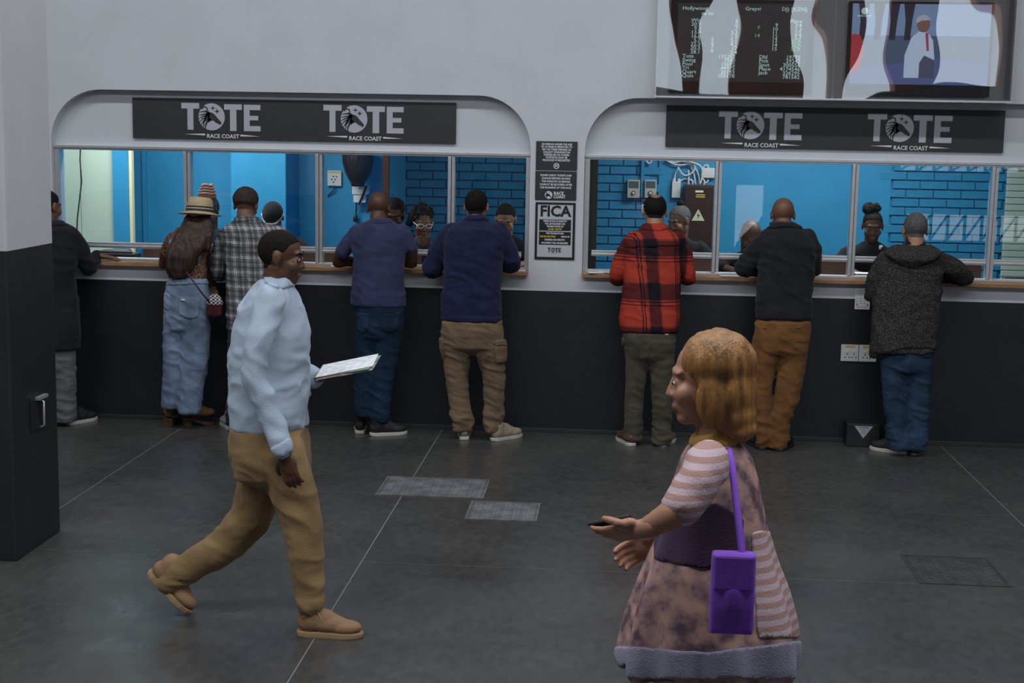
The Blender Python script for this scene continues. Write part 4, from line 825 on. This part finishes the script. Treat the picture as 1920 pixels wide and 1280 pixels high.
# ---- woman with the straw hat
f = Fig('woman with long brown hair in a straw hat and light dungaree jeans', C1, [(100, -.24), (260, -.28), (500, -.36), (900, -.34), (1200, -.28)], G(345, 795))
s_ = MB(); f.loft(s_, [(225, 190, 260), (255, 130, 284), (290, 95, 286), (350, 84, 278), (430, 90, 274), (500, 98, 270)], .60, dmin=.074, dmax=.125)
f.tube(s_, [(105, 300, -.27, 26), (76, 370, -.24, 25), (68, 425, -.18, 22)]); f.tube(s_, [(262, 300, -.25, 25), (272, 390, -.15, 24), (288, 460, -.115, 22), (302, 520, -.105, 19)])
def leopard():
    m = mat('leopard_print', (.2, .1, .06), .8, spec=.2); nt = m.node_tree; tc = nt.nodes.new('ShaderNodeTexCoord'); v = nt.nodes.new('ShaderNodeTexVoronoi'); v.inputs['Scale'].default_value = 55; v.feature = 'DISTANCE_TO_EDGE'; nt.links.new(tc.outputs['Object'], v.inputs['Vector'])
    r = nt.nodes.new('ShaderNodeValToRGB'); nt.links.new(v.outputs['Distance'], r.inputs[0]); e = r.color_ramp.elements; e[0].color = (.26, .15, .10, 1); e[1].position = .16; e[1].color = (.020, .008, .008, 1); q = e.new(.36); q.color = (.11, .03, .025, 1); nt.links.new(r.outputs[0], nt.nodes['Principled BSDF'].inputs['Base Color']); return m
bl = f.garment('blouse', s_, leopard(), .010, amp=.005); LD = DENIM('light_blue_denim', (.16, .22, .32))
f.on(bl, 'dungaree_strap', LD, .006, [(258, 312), (284, 322), (214, 462), (186, 452)]); f.on(bl, 'dungaree_strap', LD, .006, [(92, 300), (118, 300), (130, 460), (104, 460)])
wr = f.p(68, 432, -.14); f.hand(np.array([wr[0]+.02, -.075, LEDGE+.026]), (.9, .15, -.05), (0, 0, 1), -1, .4, .9); wr = f.p(305, 532, -.105); f.hand(wr, (.15, -.05, -1), (.2, -1, 0), 1, .5, .9)
t = MB(); f.hips(t, [(488, 98, 272), (520, 84, 284), (600, 69, 297), (680, 68, 296), (730, 68, 292)], .64, dmax=.15); f.leg(t, [(680, 68, 165), (800, 66, 156), (900, 68, 152), (1000, 66, 152), (1112, 60, 138)], .95); f.leg(t, [(680, 160, 296), (800, 152, 286), (900, 150, 280), (1000, 148, 266), (1138, 140, 242)], .9)
je = f.garment('dungaree_jeans', t, LD, .010, amp=.005, freq=(8, 8, 12)); LP_ = DENIM('light_blue_pocket', (.19, .255, .36))
f.on(je, 'waistband', LP_, .005, [(70, 490), (300, 490), (300, 522), (70, 528)]); f.on(je, 'back_pocket', LP_, .005, [(135, 572), (246, 578), (240, 680), (190, 692), (140, 670)]); f.on(je, 'back_pocket', LP_, .005, [(72, 556), (104, 566), (100, 650), (70, 640)]); f.on(je, 'frayed_patch', mat('white_fray', (.5, .52, .55), .9), .008, [(140, 584), (182, 588), (182, 604), (145, 602)])
Lh = f.head(f.p(238, 190, -.24), -.2, .35, 0, .98, SK3, 'none', None, f.p(230, 262, -.28), .05)
h = MB(); f.loft(h, [(180, 182, 296, -.27), (225, 160, 302, -.32), (280, 126, 302, -.37), (340, 92, 272, -.41), (390, 78, 242, -.43), (440, 78, 216, -.44), (490, 100, 180, -.44)], .5, core=False, dmax=.10); f.tube(h, [(275, 230, -.32, 28), (284, 290, -.38, 22), (280, 350, -.40, 14)], False)
me = grow(h, .0085, 4); P, N = cos_of(me); d = .007*(2*vnoise(P*np.array((55, 55, 7)), 2)-1)+.006*(2*vnoise(P*np.array((18, 18, 12)), 6)-1); set_co(me, P+N*d[:, None]); f.part('hair', me, mat('long_brown_hair', (.035, .016, .010), .45, bump=.6, bscale=120, stretch=(2, 2, .15), var=.8, vscale=40))
hc = f.p(242, 178, -.24); STRAW = mat('woven_straw', (.52, .40, .24), .75, bump=.6, bscale=240, var=.15, vscale=60, stretch=(1, 1, 2))
def lathe(c, prof, M, n=36, ry=1.0): return [[c+M@np.array([r*math.cos(t), r*ry*math.sin(t), z]) for t in np.arange(n)*2*math.pi/n] for r, z in prof]
HM = rot(0, .12, .03); mb = MB(); mb.rings(lathe(hc, [(.150, -.012), (.152, -.008), (.12, .000), (.094, .006), (.092, .03), (.089, .065), (.083, .095), (.066, .109), (.03, .104), (.001, .102)], HM, ry=1.12)); hat = f.raw('straw_hat', mb, STRAW)
for z0, z1, c_ in ((.012, .026, (.025, .026, .034)), (.026, .034, (.45, .42, .36)), (.034, .046, (.025, .026, .034))): f.raw('hat_band', MB().rings(lathe(hc, [(.0945-z0*.03, z0), (.0955-z0*.03, z0), (.0955-z1*.03, z1), (.0945-z1*.03, z1)], HM, ry=1.12), False), mat('hat_band_%d' % (c_[0]*1000), c_, .7), hat)
BOOTS = mat('brown_stacked_heel', (.075, .035, .018), .6); TAN = mat('tan_suede', (.17, .085, .035), .8, bump=.3, bscale=200); f.shoe(G(*f.px(98, 1200)), .1, TAN, BOOTS, .25, boot=.20, heelh=.05); f.shoe(G(*f.px(155, 1200)), -1.05, TAN, BOOTS, .25, boot=.20, heelh=.05); f.finish()
bc = f.p(316, 618, -.42); bag = empty('shoulder_bag', (bc[0], bc[1], bc[2]-.085)); tag(bag, 'burgundy shoulder bag with a patterned flap hanging at the woman in the straw hat', 'bag')
q = MB(); q.ell((0, 0, .075), (.058, .034, .088), None, 16, 12); q.box((-.05, -.03, .01), (.05, .03, .12)); me = grow(q, .007, 5); link('bag_body', me, mat('burgundy_leather', (.055, .008, .012), .4), bag, True); pm = patch(me, (lambda P: (P[:, 2] > .085) & (P[:, 1] < 0))(cos_of(me)[0]), .004); pm.materials.clear(); link('patterned_flap', pm, plaid('silver_zigzag', .03, [(0, 0), (.5, 1)], .022, [(0, 1), (.4, 0)], [(.0, (.03, .03, .035)), (.5, (.45, .45, .48)), (1, (.10, .02, .03))]), bag, True)
P = [f.p(a, b, y)-np.array(bag.location) for a, b, y in ((172, 452, -.47), (215, 510, -.505), (255, 565, -.50), (288, 604, -.46))]; MB().tube(P, .006, 8).build('strap', MATS['burgundy_leather'], bag, True)

# ---- man in the grey check shirt and tweed cap
f = Fig('man in a tweed flat cap and a grey and white check shirt', C1, [(60, -.24), (220, -.28), (700, -.40), (1210, -.36)], G(455, 800))
s_ = MB(); f.loft(s_, [(198, 412, 522), (222, 396, 552), (245, 358, 620), (285, 335, 650), (350, 356, 652), (450, 368, 652), (550, 370, 646), (650, 368, 640), (735, 372, 634)], .60, dmin=.074, dmax=.155)
f.tube(s_, [(376, 278, -.27, 42), (342, 370, -.27, 43), (334, 450, -.25, 40)]); f.tube(s_, [(628, 278, -.27, 40), (672, 360, -.26, 42), (684, 430, -.22, 40)])
for el, dx, sd in (((334, 470), .15, -1), ((682, 440), -.16, 1)): rest_hand(f, f.p(*el, -.21), dx, sd, s_, r=(.055, .036))
GC = plaid('grey_white_check', .088, [(0, .5), (.10, .15), (.2, .5), (.36, 1), (.41, .5), (.47, 1), (.52, .5), (.70, .15), (.86, .5), (.93, .9), (.97, .5)], .10, [(0, .5), (.1, .15), (.22, .5), (.4, 1), (.45, .5), (.5, 1), (.55, .5), (.72, .15), (.88, .5)], [(.1, (.035, .035, .04)), (.5, (.115, .115, .12)), (.78, (.40, .40, .42)), (1, (.62, .62, .64))])
cs = f.garment('check_shirt', s_, GC, amp=.005); f.on(cs, 'collar', GC, .008, [(408, 190), (528, 190), (532, 216), (410, 222)]); f.on(cs, 'back_yoke', GC, .003, [(330, 262), (650, 250), (650, 262), (330, 274)])
t = MB(); f.hips(t, [(725, 378, 630), (800, 378, 626)], .62, dmax=.14); f.leg(t, [(760, 378, 505), (900, 380, 494), (1050, 376, 474), (1188, 368, 458)], .9); f.leg(t, [(760, 498, 628), (900, 512, 622), (1050, 520, 612), (1195, 524, 612)], .9); f.garment('trousers', t, cloth('charcoal_trouser', (.018, .019, .023)), .010, amp=.005, amp2=.008, zlo=.06)
f.head(f.p(463, 142, -.22), 0, .25, 0, 1.03, SK2, 'none', None, f.p(466, 215, -.26), .060); hc = f.p(461, 118, -.22); HM = rot(0, .2, 0)
TW = speckle('brown_tweed', (.030, .024, .022), (.15, .11, .085)); q = MB(); q.ell(f.hc+f.hM@np.array([0, -.012, .045]), (.089, .110, .086), f.hM, 22, 14); q.ell(f.hc+f.hM@np.array([0, -.012, .020]), (.087, .108, .04), f.hM, 22, 12); q.ell(f.hc+f.hM@np.array([0, .105, .035]), (.06, .05, .012), f.hM); f.garment('flat_cap', q, TW, .007, 3, .002)
f.shoe(G(*f.px(400, 1222)), .5, mat('white_trainer', (.45, .45, .46), .6), SOLEW, .28, lace=SHB); f.shoe(G(*f.px(566, 1224)), -.2, MATS['white_trainer'], SOLEW, .28, lace=SHB); f.finish()

# ---- man half hidden by the pillar
f = Fig('man in a long black coat and grey trousers standing behind the pillar', (0, 0, 1), [(355, -.24), (430, -.28), (655, -.36), (797, -.32)], G(105, 798))
s_ = MB(); f.loft(s_, [(414, 70, 112), (420, 58, 128), (432, 48, 140), (455, 43, 145), (520, 44, 142), (590, 44, 149), (653, 42, 152)], .60, dmin=.074, dmax=.16)
f.tube(s_, [(134, 440, -.26, 15), (152, 470, -.22, 17), (165, 503, -.15, 15)]); f.tube(s_, [(52, 440, -.26, 15), (40, 480, -.26, 16), (38, 520, -.22, 15)]); e = f.p(38, 525, -.24); wr = f.p(44, 600, -.26); s_.tube([e, wr], [.052, .040], 14); f.core.tube([e, wr], [.04, .028], 12); f.hand(wr, (.05, .1, -1), (-1, 0, 0), -1, .5)
e = f.p(166, 503, -.15); wr = f.p(181, 490, -.06); wr[2] = LEDGE+.042; s_.tube([e, wr], [.056, .042], 14); f.core.tube([e, wr], [.04, .028], 12); f.hand(wr+np.array([.012, .004, -.004]), (.9, .18, -.12), (0, 0, 1), -1, .3)
co = f.garment('coat', s_, BJ, amp=.006, freq=(5, 5, 8)); f.on(co, 'collar', BJ, .008, [(60, 405), (125, 405), (122, 424), (62, 426)])
t = MB(); f.hips(t, [(640, 58, 142), (690, 60, 141)], .7, dmax=.13); f.leg(t, [(670, 58, 100), (730, 60, 98), (788, 62, 96)], .95); f.leg(t, [(670, 98, 142), (730, 101, 141), (790, 104, 140)], .95); f.garment('trousers', t, cloth('grey_flannel', (.13, .13, .14)), .010, amp=.006, amp2=.008, zlo=.05)
f.head(f.p(90, 388, -.20), -.45, .15, 0, 1.0, SK2, 'short', HAIRB, f.p(90, 424, -.26), .056); f.shoe(G(124, 797), -.5, SHB, SOLEW, .28); f.shoe(G(80, 795), .2, SHB, SOLEW, .28); f.finish()

# ---- walking man
YW = -4.29
f = Fig('man in a pale blue shirt and tan trousers striding past with papers', C5, [(0, YW), (1300, YW)], G(500, 1175))
s_ = MB(); f.loft(s_, [(168, 392, 462), (185, 362, 474), (215, 335, 492), (260, 312, 508), (330, 292, 520), (420, 284, 524), (500, 282, 522), (580, 282, 520), (622, 286, 518)], 1.15, dmax=.215, dmin=.08, e=2.4)
na = [(405, 232, YW-.17, 46), (372, 350, YW-.24, 44), (356, 475, YW-.25, 40), (405, 590, YW-.24, 37), (446, 692, YW-.24, 32)]; f.tube(s_, na); fa = [(420, 232, YW+.17, 46), (438, 350, YW+.24, 44), (455, 440, YW+.24, 40), (535, 470, YW+.22, 34)]; f.tube(s_, fa)
LB = cloth('pale_blue_shirt', (.37, .45, .56), .08, 240); sh_ = f.garment('shirt', s_, LB, .011, amp=.007, freq=(6, 6, 11)); f.on(sh_, 'cuff', LB, .004, [(385, 690), (480, 645), (500, 690), (405, 740)]); f.on(sh_, 'collar', LB, .008, [(380, 158), (480, 158), (486, 190), (440, 206), (384, 186)])
wr = f.p(450, 702, YW-.24); f.core.tube([f.p(446, 680, YW-.24), wr], .028, 12); f.hand(wr, f.p(470, 780, YW-.24)-wr, (-.25, -.9, 0), 1, .55, 1.0)
w2 = f.p(548, 470, YW+.21); f.core.tube([f.p(530, 468, YW+.22), w2], .028, 12); PT = Matrix.Rotation(.12, 3, 'X') @ Matrix.Rotation(-.22, 3, 'Y'); PM = np.array(PT); f.hand(w2, PM@np.array([1, -.35, 0]), -PM[:, 2], -1, .06, 1.0)
t = MB(); f.hips(t, [(612, 288, 516), (660, 284, 520), (720, 288, 528), (770, 296, 530)], 1.15, dmax=.19, dmin=.15); R_ = lambda P_: f.tube(t, P_)
R_([(430, 700, YW-.09, 82), (470, 800, YW-.09, 74), (503, 915, YW-.09, 60), (515, 1010, YW-.09, 54), (524, 1100, YW-.09, 46), (528, 1165, YW-.09, 45)]); R_([(392, 700, YW+.09, 82), (374, 800, YW+.09, 74), (345, 905, YW+.09, 62), (268, 985, YW+.09, 54), (180, 1040, YW+.09, 47), (96, 1098, YW+.09, 43)])
TN = cloth('tan_chino', (.25, .16, .075)); tr_ = f.garment('trousers', t, TN, .010, amp=.006, freq=(6, 6, 9), amp2=.005, zlo=.08); f.on(tr_, 'belt', mat('brown_belt', (.06, .025, .012), .4), .005, [(270, 606), (540, 606), (540, 628), (270, 628)]); f.on(tr_, 'side_pocket', TN, .003, [(452, 640), (470, 640), (440, 730), (424, 724)])
f.head(f.p(440, 102, YW), -math.pi/2, .12, 0, .95, SK1, 'short', HAIRS, f.p(424, 188, YW), .058)
SU = mat('tan_suede_shoe', (.26, .15, .08), .8, bump=.3, bscale=160); CREPE = mat('crepe_sole', (.30, .20, .11), .7); h_ = f.p(484, 1240, YW-.09); f.shoe((h_[0], YW-.09), -math.pi/2, SU, CREPE, .29, lace=mat('tan_lace', (.32, .21, .12), .8))
h_ = f.p(104, 1094, YW+.09)-np.array(Matrix.Rotation(-math.pi/2, 3, 'Z') @ Matrix.Rotation(-.80, 3, 'X'))@np.array([0, .058, .105]); f.shoe((h_[0], h_[1]), -math.pi/2, SU, CREPE, .27, pitch=.78, z0=max(.192, float(h_[2])), shin=False); f.finish()
for i, (dz, a, c_) in enumerate(((0, .0, (.60, .62, .66)), (.006, .08, (.52, .42, .36)), (.012, -.10, (.22, .32, .22)), (.018, .05, (.66, .67, .70)))):
    p = w2+PM@np.array([.155, -.04, .019+.0045*i]); o = MB().box((-.125, -.10, 0), (.125, .10, .003)).build('race_paper', mat('paper_tone_%d' % i, c_, .8, var=.25, vscale=30)); o.matrix_world = Matrix.Translation(Vector(p)) @ (PT @ Matrix.Rotation(a, 3, 'Z')).to_4x4()
    tag(o, ['white folded paper at the bottom of the bundle in the striding man\'s hand', 'brownish printed paper in the striding man\'s bundle', 'green printed paper in the striding man\'s bundle', 'white paper on top of the striding man\'s bundle'][i], 'paper')

# ---- woman crossing in front
YF = -6.7
f = Fig('woman with golden brown hair in a loose patterned blouse', C6, [(0, YF), (1300, YF)], (.24, YF))
s_ = MB(); f.loft(s_, [(418, 400, 520), (440, 362, 552), (480, 335, 585), (560, 308, 606), (650, 288, 622), (750, 258, 640), (850, 218, 668), (950, 178, 704), (1050, 144, 728), (1150, 122, 736), (1212, 116, 728)], 1.0, dmax=.24, dmin=.08)
me = grow(s_, .0065, 6); P, N = cos_of(me); c_ = f.p(430, 1000); a = np.arctan2(P[:, 1]-c_[1], P[:, 0]-c_[0]); fl = np.clip((1.25-P[:, 2])/.45, 0, 1); set_co(me, P+N*(.013*fl*np.sin(a*10+4*vnoise(P*4)))[:, None])
def floral():
    m = mat('pink_floral', (.3, .2, .2), .85, spec=.2); nt = m.node_tree; tc = nt.nodes.new('ShaderNodeTexCoord'); z = nt.nodes.new('ShaderNodeTexNoise'); z.inputs['Scale'].default_value = 22; z.inputs['Detail'].default_value = 3; nt.links.new(tc.outputs['Object'], z.inputs['Vector'])
    r = nt.nodes.new('ShaderNodeValToRGB'); nt.links.new(z.outputs['Fac'], r.inputs[0]); e = r.color_ramp.elements; e[0].position = .36; e[0].color = (.10, .06, .08, 1); e[1].position = .66; e[1].color = (.42, .25, .20, 1); q = e.new(.5); q.color = (.26, .16, .16, 1); nt.links.new(r.outputs[0], nt.nodes['Principled BSDF'].inputs['Base Color']); return m
MAU = plaid('mauve_stripe', 10., [(0, .4), (.5, .4)], .026, [(0, 0), (.5, 1)], [(.0, (.30, .18, .16)), (.45, (.33, .21, .19)), (.8, (.44, .36, .42))])
sk_ = f.part('loose_blouse', me, floral()); PLUM = cloth('dark_plum', (.035, .018, .040))
f.on(sk_, 'back_panel', MAU, .003, [(575, 740), (780, 740), (780, 1125), (600, 1125)]); f.on(sk_, 'dark_panel', PLUM, .003, [(235, 655), (470, 640), (560, 700), (540, 860), (400, 880), (240, 850)]); f.on(sk_, 'hem_band', cloth('lavender_grey_hem', (.20, .19, .26)), .005, [(60, 1140), (430, 1165), (780, 1120), (780, 1270), (60, 1270)])
q = MB(); f.tube(q, [(430, 505, YF-.16, 74), (385, 580, YF-.21, 80), (335, 648, YF-.235, 70)]); f.garment('sleeve', q, MAU, .008, 8, .006, parent=sk_)
q = MB(); f.tube(q, [(440, 505, YF+.16, 70), (450, 600, YF+.22, 72), (420, 690, YF+.24, 60)]); f.garment('sleeve', q, MAU, .008, 8, .006, parent=sk_)
e = f.p(300, 690, YF-.25); wr = f.p(205, 735, YF-.22); f.core.tube([f.p(345, 640, YF-.235), e, wr], [.040, .038, .026], 14); hd = unit(f.p(150, 745, YF-.19)-wr); hn = np.array([-.1, -.6, -.7]); hn = unit(hn-hd*(hn@hd)); hw = wr; f.hand(wr, hd, hn, 1, .2, .92)
e = f.p(400, 740, YF+.25); wr = f.p(270, 775, YF+.22); f.core.tube([f.p(420, 690, YF+.24), e, wr], [.038, .036, .026], 14); f.hand(wr, (-.8, -.2, -.3), (0, 1, .1), -1, .6, .92)
for sx in (-1, 1):
    t = MB(); x = .235; t.tube([(x+sx*.02, YF+sx*.085, .86), (x+sx*.09, YF+sx*.085, .48), (x+sx*.14, YF+sx*.085, .10)], [.085, .06, .05], 16); f.core.tube([(x+sx*.02, YF+sx*.085, .9), (x+sx*.09, YF+sx*.085, .48), (x+sx*.14, YF+sx*.085, .08)], [.07, .05, .035], 14)
    f.garment('trouser_leg', t, cloth('dark_brown_trouser', (.035, .018, .012)), .012, 4, .004); f.shoe((x+sx*.14+.06, YF+sx*.085), math.pi/2, SHB, SOLEB, .26)
L = f.head(f.p(425, 212, YF), math.pi/2, .08, 0, .94, SK3, 'none', None, f.p(455, 430, YF), .052)
h = MB(); E = lambda c, r: h.ell(L(*c), tuple(.95*v for v in r), f.hM, 20, 12); E((0, -.028, .042), (.090, .100, .090)); E((0, -.050, -.03), (.090, .074, .10)); E((0, -.055, -.09), (.084, .066, .06)); E((0, -.06, -.13), (.078, .062, .035)); 
for sx in (-1, 1): E((sx*.072, -.012, -.045), (.022, .05, .075))
me = grow(h, .007, 4); P, N = cos_of(me); set_co(me, P+N*(.005*(2*vnoise(P*np.array((50, 50, 6)), 3)-1))[:, None]); GH = mat('golden_brown_hair', (.23, .105, .028), .42, bump=.5, bscale=110, stretch=(2, 2, .15), var=.4, vscale=30); hr = f.part('hair', me, GH)
q = MB(); q.tube([L(0, -.015, -.135), L(0, -.018, -.165)], [.062, .072], 24, False); f.garment('collar', q, cloth('golden_scarf', (.34, .19, .05)), .008, 5, .004); f.finish()
bp = f.p(508, 1100, YF-.27); bag = empty('shoulder_bag', tuple(bp)); tag(bag, 'bright purple shoulder bag hanging at the golden-haired woman\'s side', 'bag')
q = MB(); q.box((-.050, -.020, .0), (.050, .020, .19)); q.ell((0, 0, .085), (.054, .032, .085)); link('bag_body', grow(q, .006, 9), cloth('bright_purple', (.17, .06, .42), .2, bump=.08), bag, True); MB().box((-.046, -.029, .105), (.046, -.018, .188)).build('bag_flap', MATS['bright_purple'], bag, bevel=.006)
P = [np.array(q_)-bp for q_ in (bp+[.02, 0, .18], f.p(525, 620, YF-.195), f.p(512, 500, YF-.115), f.p(498, 446, YF-.05))]; MB().tube(P, .009, 8).build('strap', MATS['bright_purple'], bag, True)
ph = hw+hd*.085-hn*.021; o = empty('mobile_phone', (0, 0, 0)); ax = np.cross(hn, hd); o.matrix_world = Matrix([[ax[k], hn[k], hd[k], ph[k]] for k in range(3)]+[[0, 0, 0, 1]]); tag(o, 'slim mobile phone held by the golden-haired woman', 'phone'); MB().box((-.036, -.004, -.06), (.036, .004, .075)).build('phone_body', M_BLACK, o, bevel=.003); MB().box((-.032, -.005, -.054), (.032, -.004, .069)).build('screen', mat('phone_glass', (.10, .10, .12), .1), o)

# ================================================================== clerks behind the glass
def clerk(label, px, py, Y=.92, k=.98, sk=SK1, top=None, hair='short', hairm=HAIRB, yaw=math.pi, pitch=.45, roll=0, hk=1.0, hands=True, lean=.10, w=.20, arms=True, lids=True):
    H = W(px, py, Y-lean); f = Fig(label, (0, 0, 1), [(0, Y)], (H[0], Y)); x, z = H[0], H[2]; sz = z-.205; top = top or cloth('black_tee', (.012, .013, .016))
    def ring(mb, rows, core=True):
        R = [[np.array([x+hw*math.cos(t), Y+dy+hd*math.sin(t), zz]) for t in np.arange(24)*math.pi/12] for zz, hw, hd, dy in rows]; mb.rings(R)
        if core: f.core.rings([[np.array([x+hw*.85*math.cos(t), Y+dy+hd*.85*math.sin(t), zz]) for t in np.arange(24)*math.pi/12] for zz, hw, hd, dy in rows])
    s_ = MB(); ring(s_, [(sz+.085, .062, .06, -lean*.75), (sz+.05, .115, .075, -lean*.7), (sz+.015, w*.92, .09, -lean*.6), (sz-.06, w*.98, .11, -lean*.5), (sz-.2, w*.9, .115, -lean*.2), (sz-.36, w*.86, .115, 0), (.92, w*.92, .12, 0)])
    for sx in (-1, 1):
        a = np.array([x+sx*w*.92, Y-lean*.6, sz-.01]); e = np.array([x+sx*(w+.05), Y-.10, max(1.17, sz-.24)]); wr = np.array([x+sx*.10, Y-.27, 1.135])
        if not arms: e = np.array([x+sx*(w+.02), Y+.0, sz-.27]); wr = np.array([x+sx*(w+.03), Y-.05, sz-.50])
        s_.tube([a, a*.5+e*.5+[sx*.01, 0, 0], e], [.062, .058, .05], 14); s_.tube([e, e*.6+wr*.4], [.05, .045], 14)
        f.core.tube([a, e, wr], [.045, .04, .027], 12); f.hand(wr, *(((-sx*.5, -.6, -.05), (0, 0, 1)) if arms else ((0, -.15, -1), (sx, 0, 0))), sx, .4, .95)
    tp = f.garment('top', s_, top, .013, 4, .004); t = MB(); ring(t, [(.96, w*.9, .12, 0), (.84, w*.92, .125, 0), (.74, w*.9, .12, 0)])
    for sx in (-1, 1): t.tube([(x+sx*.09, Y, .78), (x+sx*.095, Y, .45), (x+sx*.10, Y+.01, .09)], [.085, .065, .055], 14); f.core.tube([(x+sx*.09, Y, .78), (x+sx*.10, Y+.01, .08)], [.06, .04], 12); f.shoe((x+sx*.10, Y+.06), math.pi, SHB, SOLEB, .26)
    f.garment('trousers', t, cloth('black_trouser', (.014, .014, .016)), .014, 4, .003)
    L = f.head(H, yaw, pitch, roll, hk, sk, hair, hairm, (x, Y-lean*.72, sz+.06), .052, True, lids); return f, L, tp
DEN = DENIM('dark_denim_jacket', (.035, .05, .07))
f, L, tp = clerk('clerk with a knot of brown braids behind the woman in the straw hat', 389, 397, top=DEN, yaw=math.pi-.5, hair='none', w=.19)
q = MB(); BR = mat('brown_braids', (.17, .085, .055), .7, bump=.5, bscale=120); c0 = L(0, -.055, .115)
for i in range(6):
    r = .062-.008*abs(i-1.5); q.tube([c0+np.array([r*math.cos(t), r*math.sin(t), -.03+i*.021+.004*math.sin(3*t)]) for t in np.linspace(0, 6.1, 22)], .014, 8)
q.ell(c0+np.array([0, 0, .02]), (.05, .05, .06)); f.raw('braid_knot', q, BR); P, N = cos_of(f.headme); Q = (P-f.hc)@f.hM; pm = patch(f.headme, (Q[:, 2] > .035-.6*Q[:, 1]*(Q[:, 1] < 0)-.2*(Q[:, 1] < 0)) & (Q[:, 2] > -.03), .011); pm.materials.clear(); f.part('head_scarf', pm, speckle('patterned_scarf', (.012, .012, .016), (.14, .14, .16))); f.finish()
f, L, tp = clerk('clerk in a black cap with a white band beside the check shirt', 512, 408, top=cloth('brown_black_jumper', (.026, .018, .016)), pitch=.75, hair='none', w=.205, Y=1.12)
P, N = cos_of(f.headme); Q = (P-f.hc)@f.hM; pm = patch(f.headme, (Q[:, 2] > .030+.2*Q[:, 1]*(Q[:, 1] < 0)) & (np.abs(Q[:, 0]) < .09), .010); pm.materials.clear(); f.part('knit_cap', pm, cloth('black_knit_cap', (.010, .010, .012))); pm = patch(f.headme, (Q[:, 2] > .022) & (Q[:, 2] < .034) & (Q[:, 1] > -.06), .013); pm.materials.clear(); f.part('white_band', pm, M_PAPER); f.finish()
f, L, tp = clerk('clerk with dark hair half hidden behind the bald man', 739, 402, Y=1.20, hair='short', w=.15, arms=False, pitch=.4); q = MB(); q.ell(L(0, -.03, .04), (.085, .095, .085), f.hM); q.ell(L(0, -.06, -.03), (.075, .06, .09), f.hM); f.garment('bob_hair', q, HAIRB, .009, 3, .003); f.finish()
f, L, tp = clerk('clerk with dark locks and white-rimmed glasses resting chin on hand', 792, 416, top=DEN, sk=SK2, yaw=math.pi+.35, pitch=.3, hair='none', w=.20, lids=False); q = MB(); rr = random.Random(5)
for i in range(46):
    a = rr.uniform(0, 6.28); el = rr.uniform(.15, 1.25); b = np.array([.078*math.cos(el)*math.cos(a), -.018+.096*math.cos(el)*math.sin(a), .035+.086*math.sin(el)])
    if b[1] > .062 and b[2] < .07: continue
    o_ = np.array([b[0]*1.25, b[1]-.03, b[2]-.01]); e_ = np.array([b[0]*1.35+rr.uniform(-.01, .01)+.012, min(b[1]-.035, .02)+rr.uniform(-.02, .02), b[2]-.07-rr.uniform(0, .07)]); q.tube([L(*(b*.9)), L(*(b*1.06+np.array([0, 0, .012]))), L(*o_), L(*e_)], [.010, .011, .010, .007], 7)
q.ell(L(0, -.022, .04), (.080, .098, .086), f.hM); f.raw('locks', q, HAIRB); g = MB()
for sx in (-1, 1): g.tube([L(sx*.032+.024*math.cos(t), .100-.008*abs(math.cos(t)), .003+.017*math.sin(t)) for t in np.linspace(0, 6.29, 18)], .0028, 6); g.tube([L(sx*.056, .092, .006), L(sx*.078, .03, .010)], .0028, 6)
g.tube([L(-.009, .102, .006), L(.009, .102, .006)], .0028, 6); f.raw('glasses', g, M_PAPER)
wr = L(.012, .085, -.20); f.core.tube([(wr[0]-.02, wr[1]-.02, 1.12), wr], [.036, .028], 12); f.hand(wr, L(.0, .09, -.105)-wr, (.1, -1, .1), 1, .8, .95); s2_ = MB().tube([(wr[0]-.02, wr[1]-.02, 1.11), wr-np.array([0, 0, .03])], [.05, .042], 14); f.garment('sleeve', s2_, DEN, .010, 3, .003); f.finish()
f, L, tp = clerk('short-haired man clerk in a black tee behind the navy jumper', 948, 411, sk=SK3, pitch=.5, hairm=HAIRS, w=.215); f.finish()
f, L, tp = clerk('clerk with greying pulled-back hair beneath the distribution box', 1274, 414, sk=SK2, yaw=math.pi-.75, pitch=.35, hairm=HAIRG, w=.185, Y=1.12); q = MB().ell(L(0, -.05, .125), (.028, .028, .024)); f.raw('hair_bun', q, HAIRB); q = MB()
for i in range(7): q.tube([L(.05-.004*i, .02-.02*i, .075), L(.084, .0-.02*i, .02), L(.088, -.005-.018*i, -.07)], [.008, .009, .006], 7)
f.raw('braids', q, HAIRS); f.finish()
f, L, tp = clerk('bald clerk bending low beside the black jacket', 1407, 442, sk=SK1, yaw=math.pi+.3, pitch=.75, hair='none', w=.21, lean=.16); f.finish()
f, L, tp = clerk('young woman clerk with a hair puff in a black tee', 1636, 424, sk=SK1, yaw=math.pi-.08, pitch=.30, hairm=HAIRB, w=.185, hk=.97)
q = MB(); rr = random.Random(2); c0 = L(.012, -.05, .125)
for i in range(34): d = unit((rr.gauss(0, 1), rr.gauss(0, 1), rr.gauss(.35, .8))); q.ell(c0+d*np.array([.05, .045, .033]), (.021, .021, .019), None, 8, 6)
q.ell(c0, (.052, .046, .034)); f.garment('hair_puff', q, HAIRB, .006, 1, .004, (60, 60, 60)); lg = tp; p = W(1652, 463, .8)
g = MB(); x_, y_, z_ = p; f.on(tp, 'chest_logo', M_LETW, .003, [(1645, 458), (1659, 456), (1657, 463), (1650, 471), (1646, 468)]); f.finish()
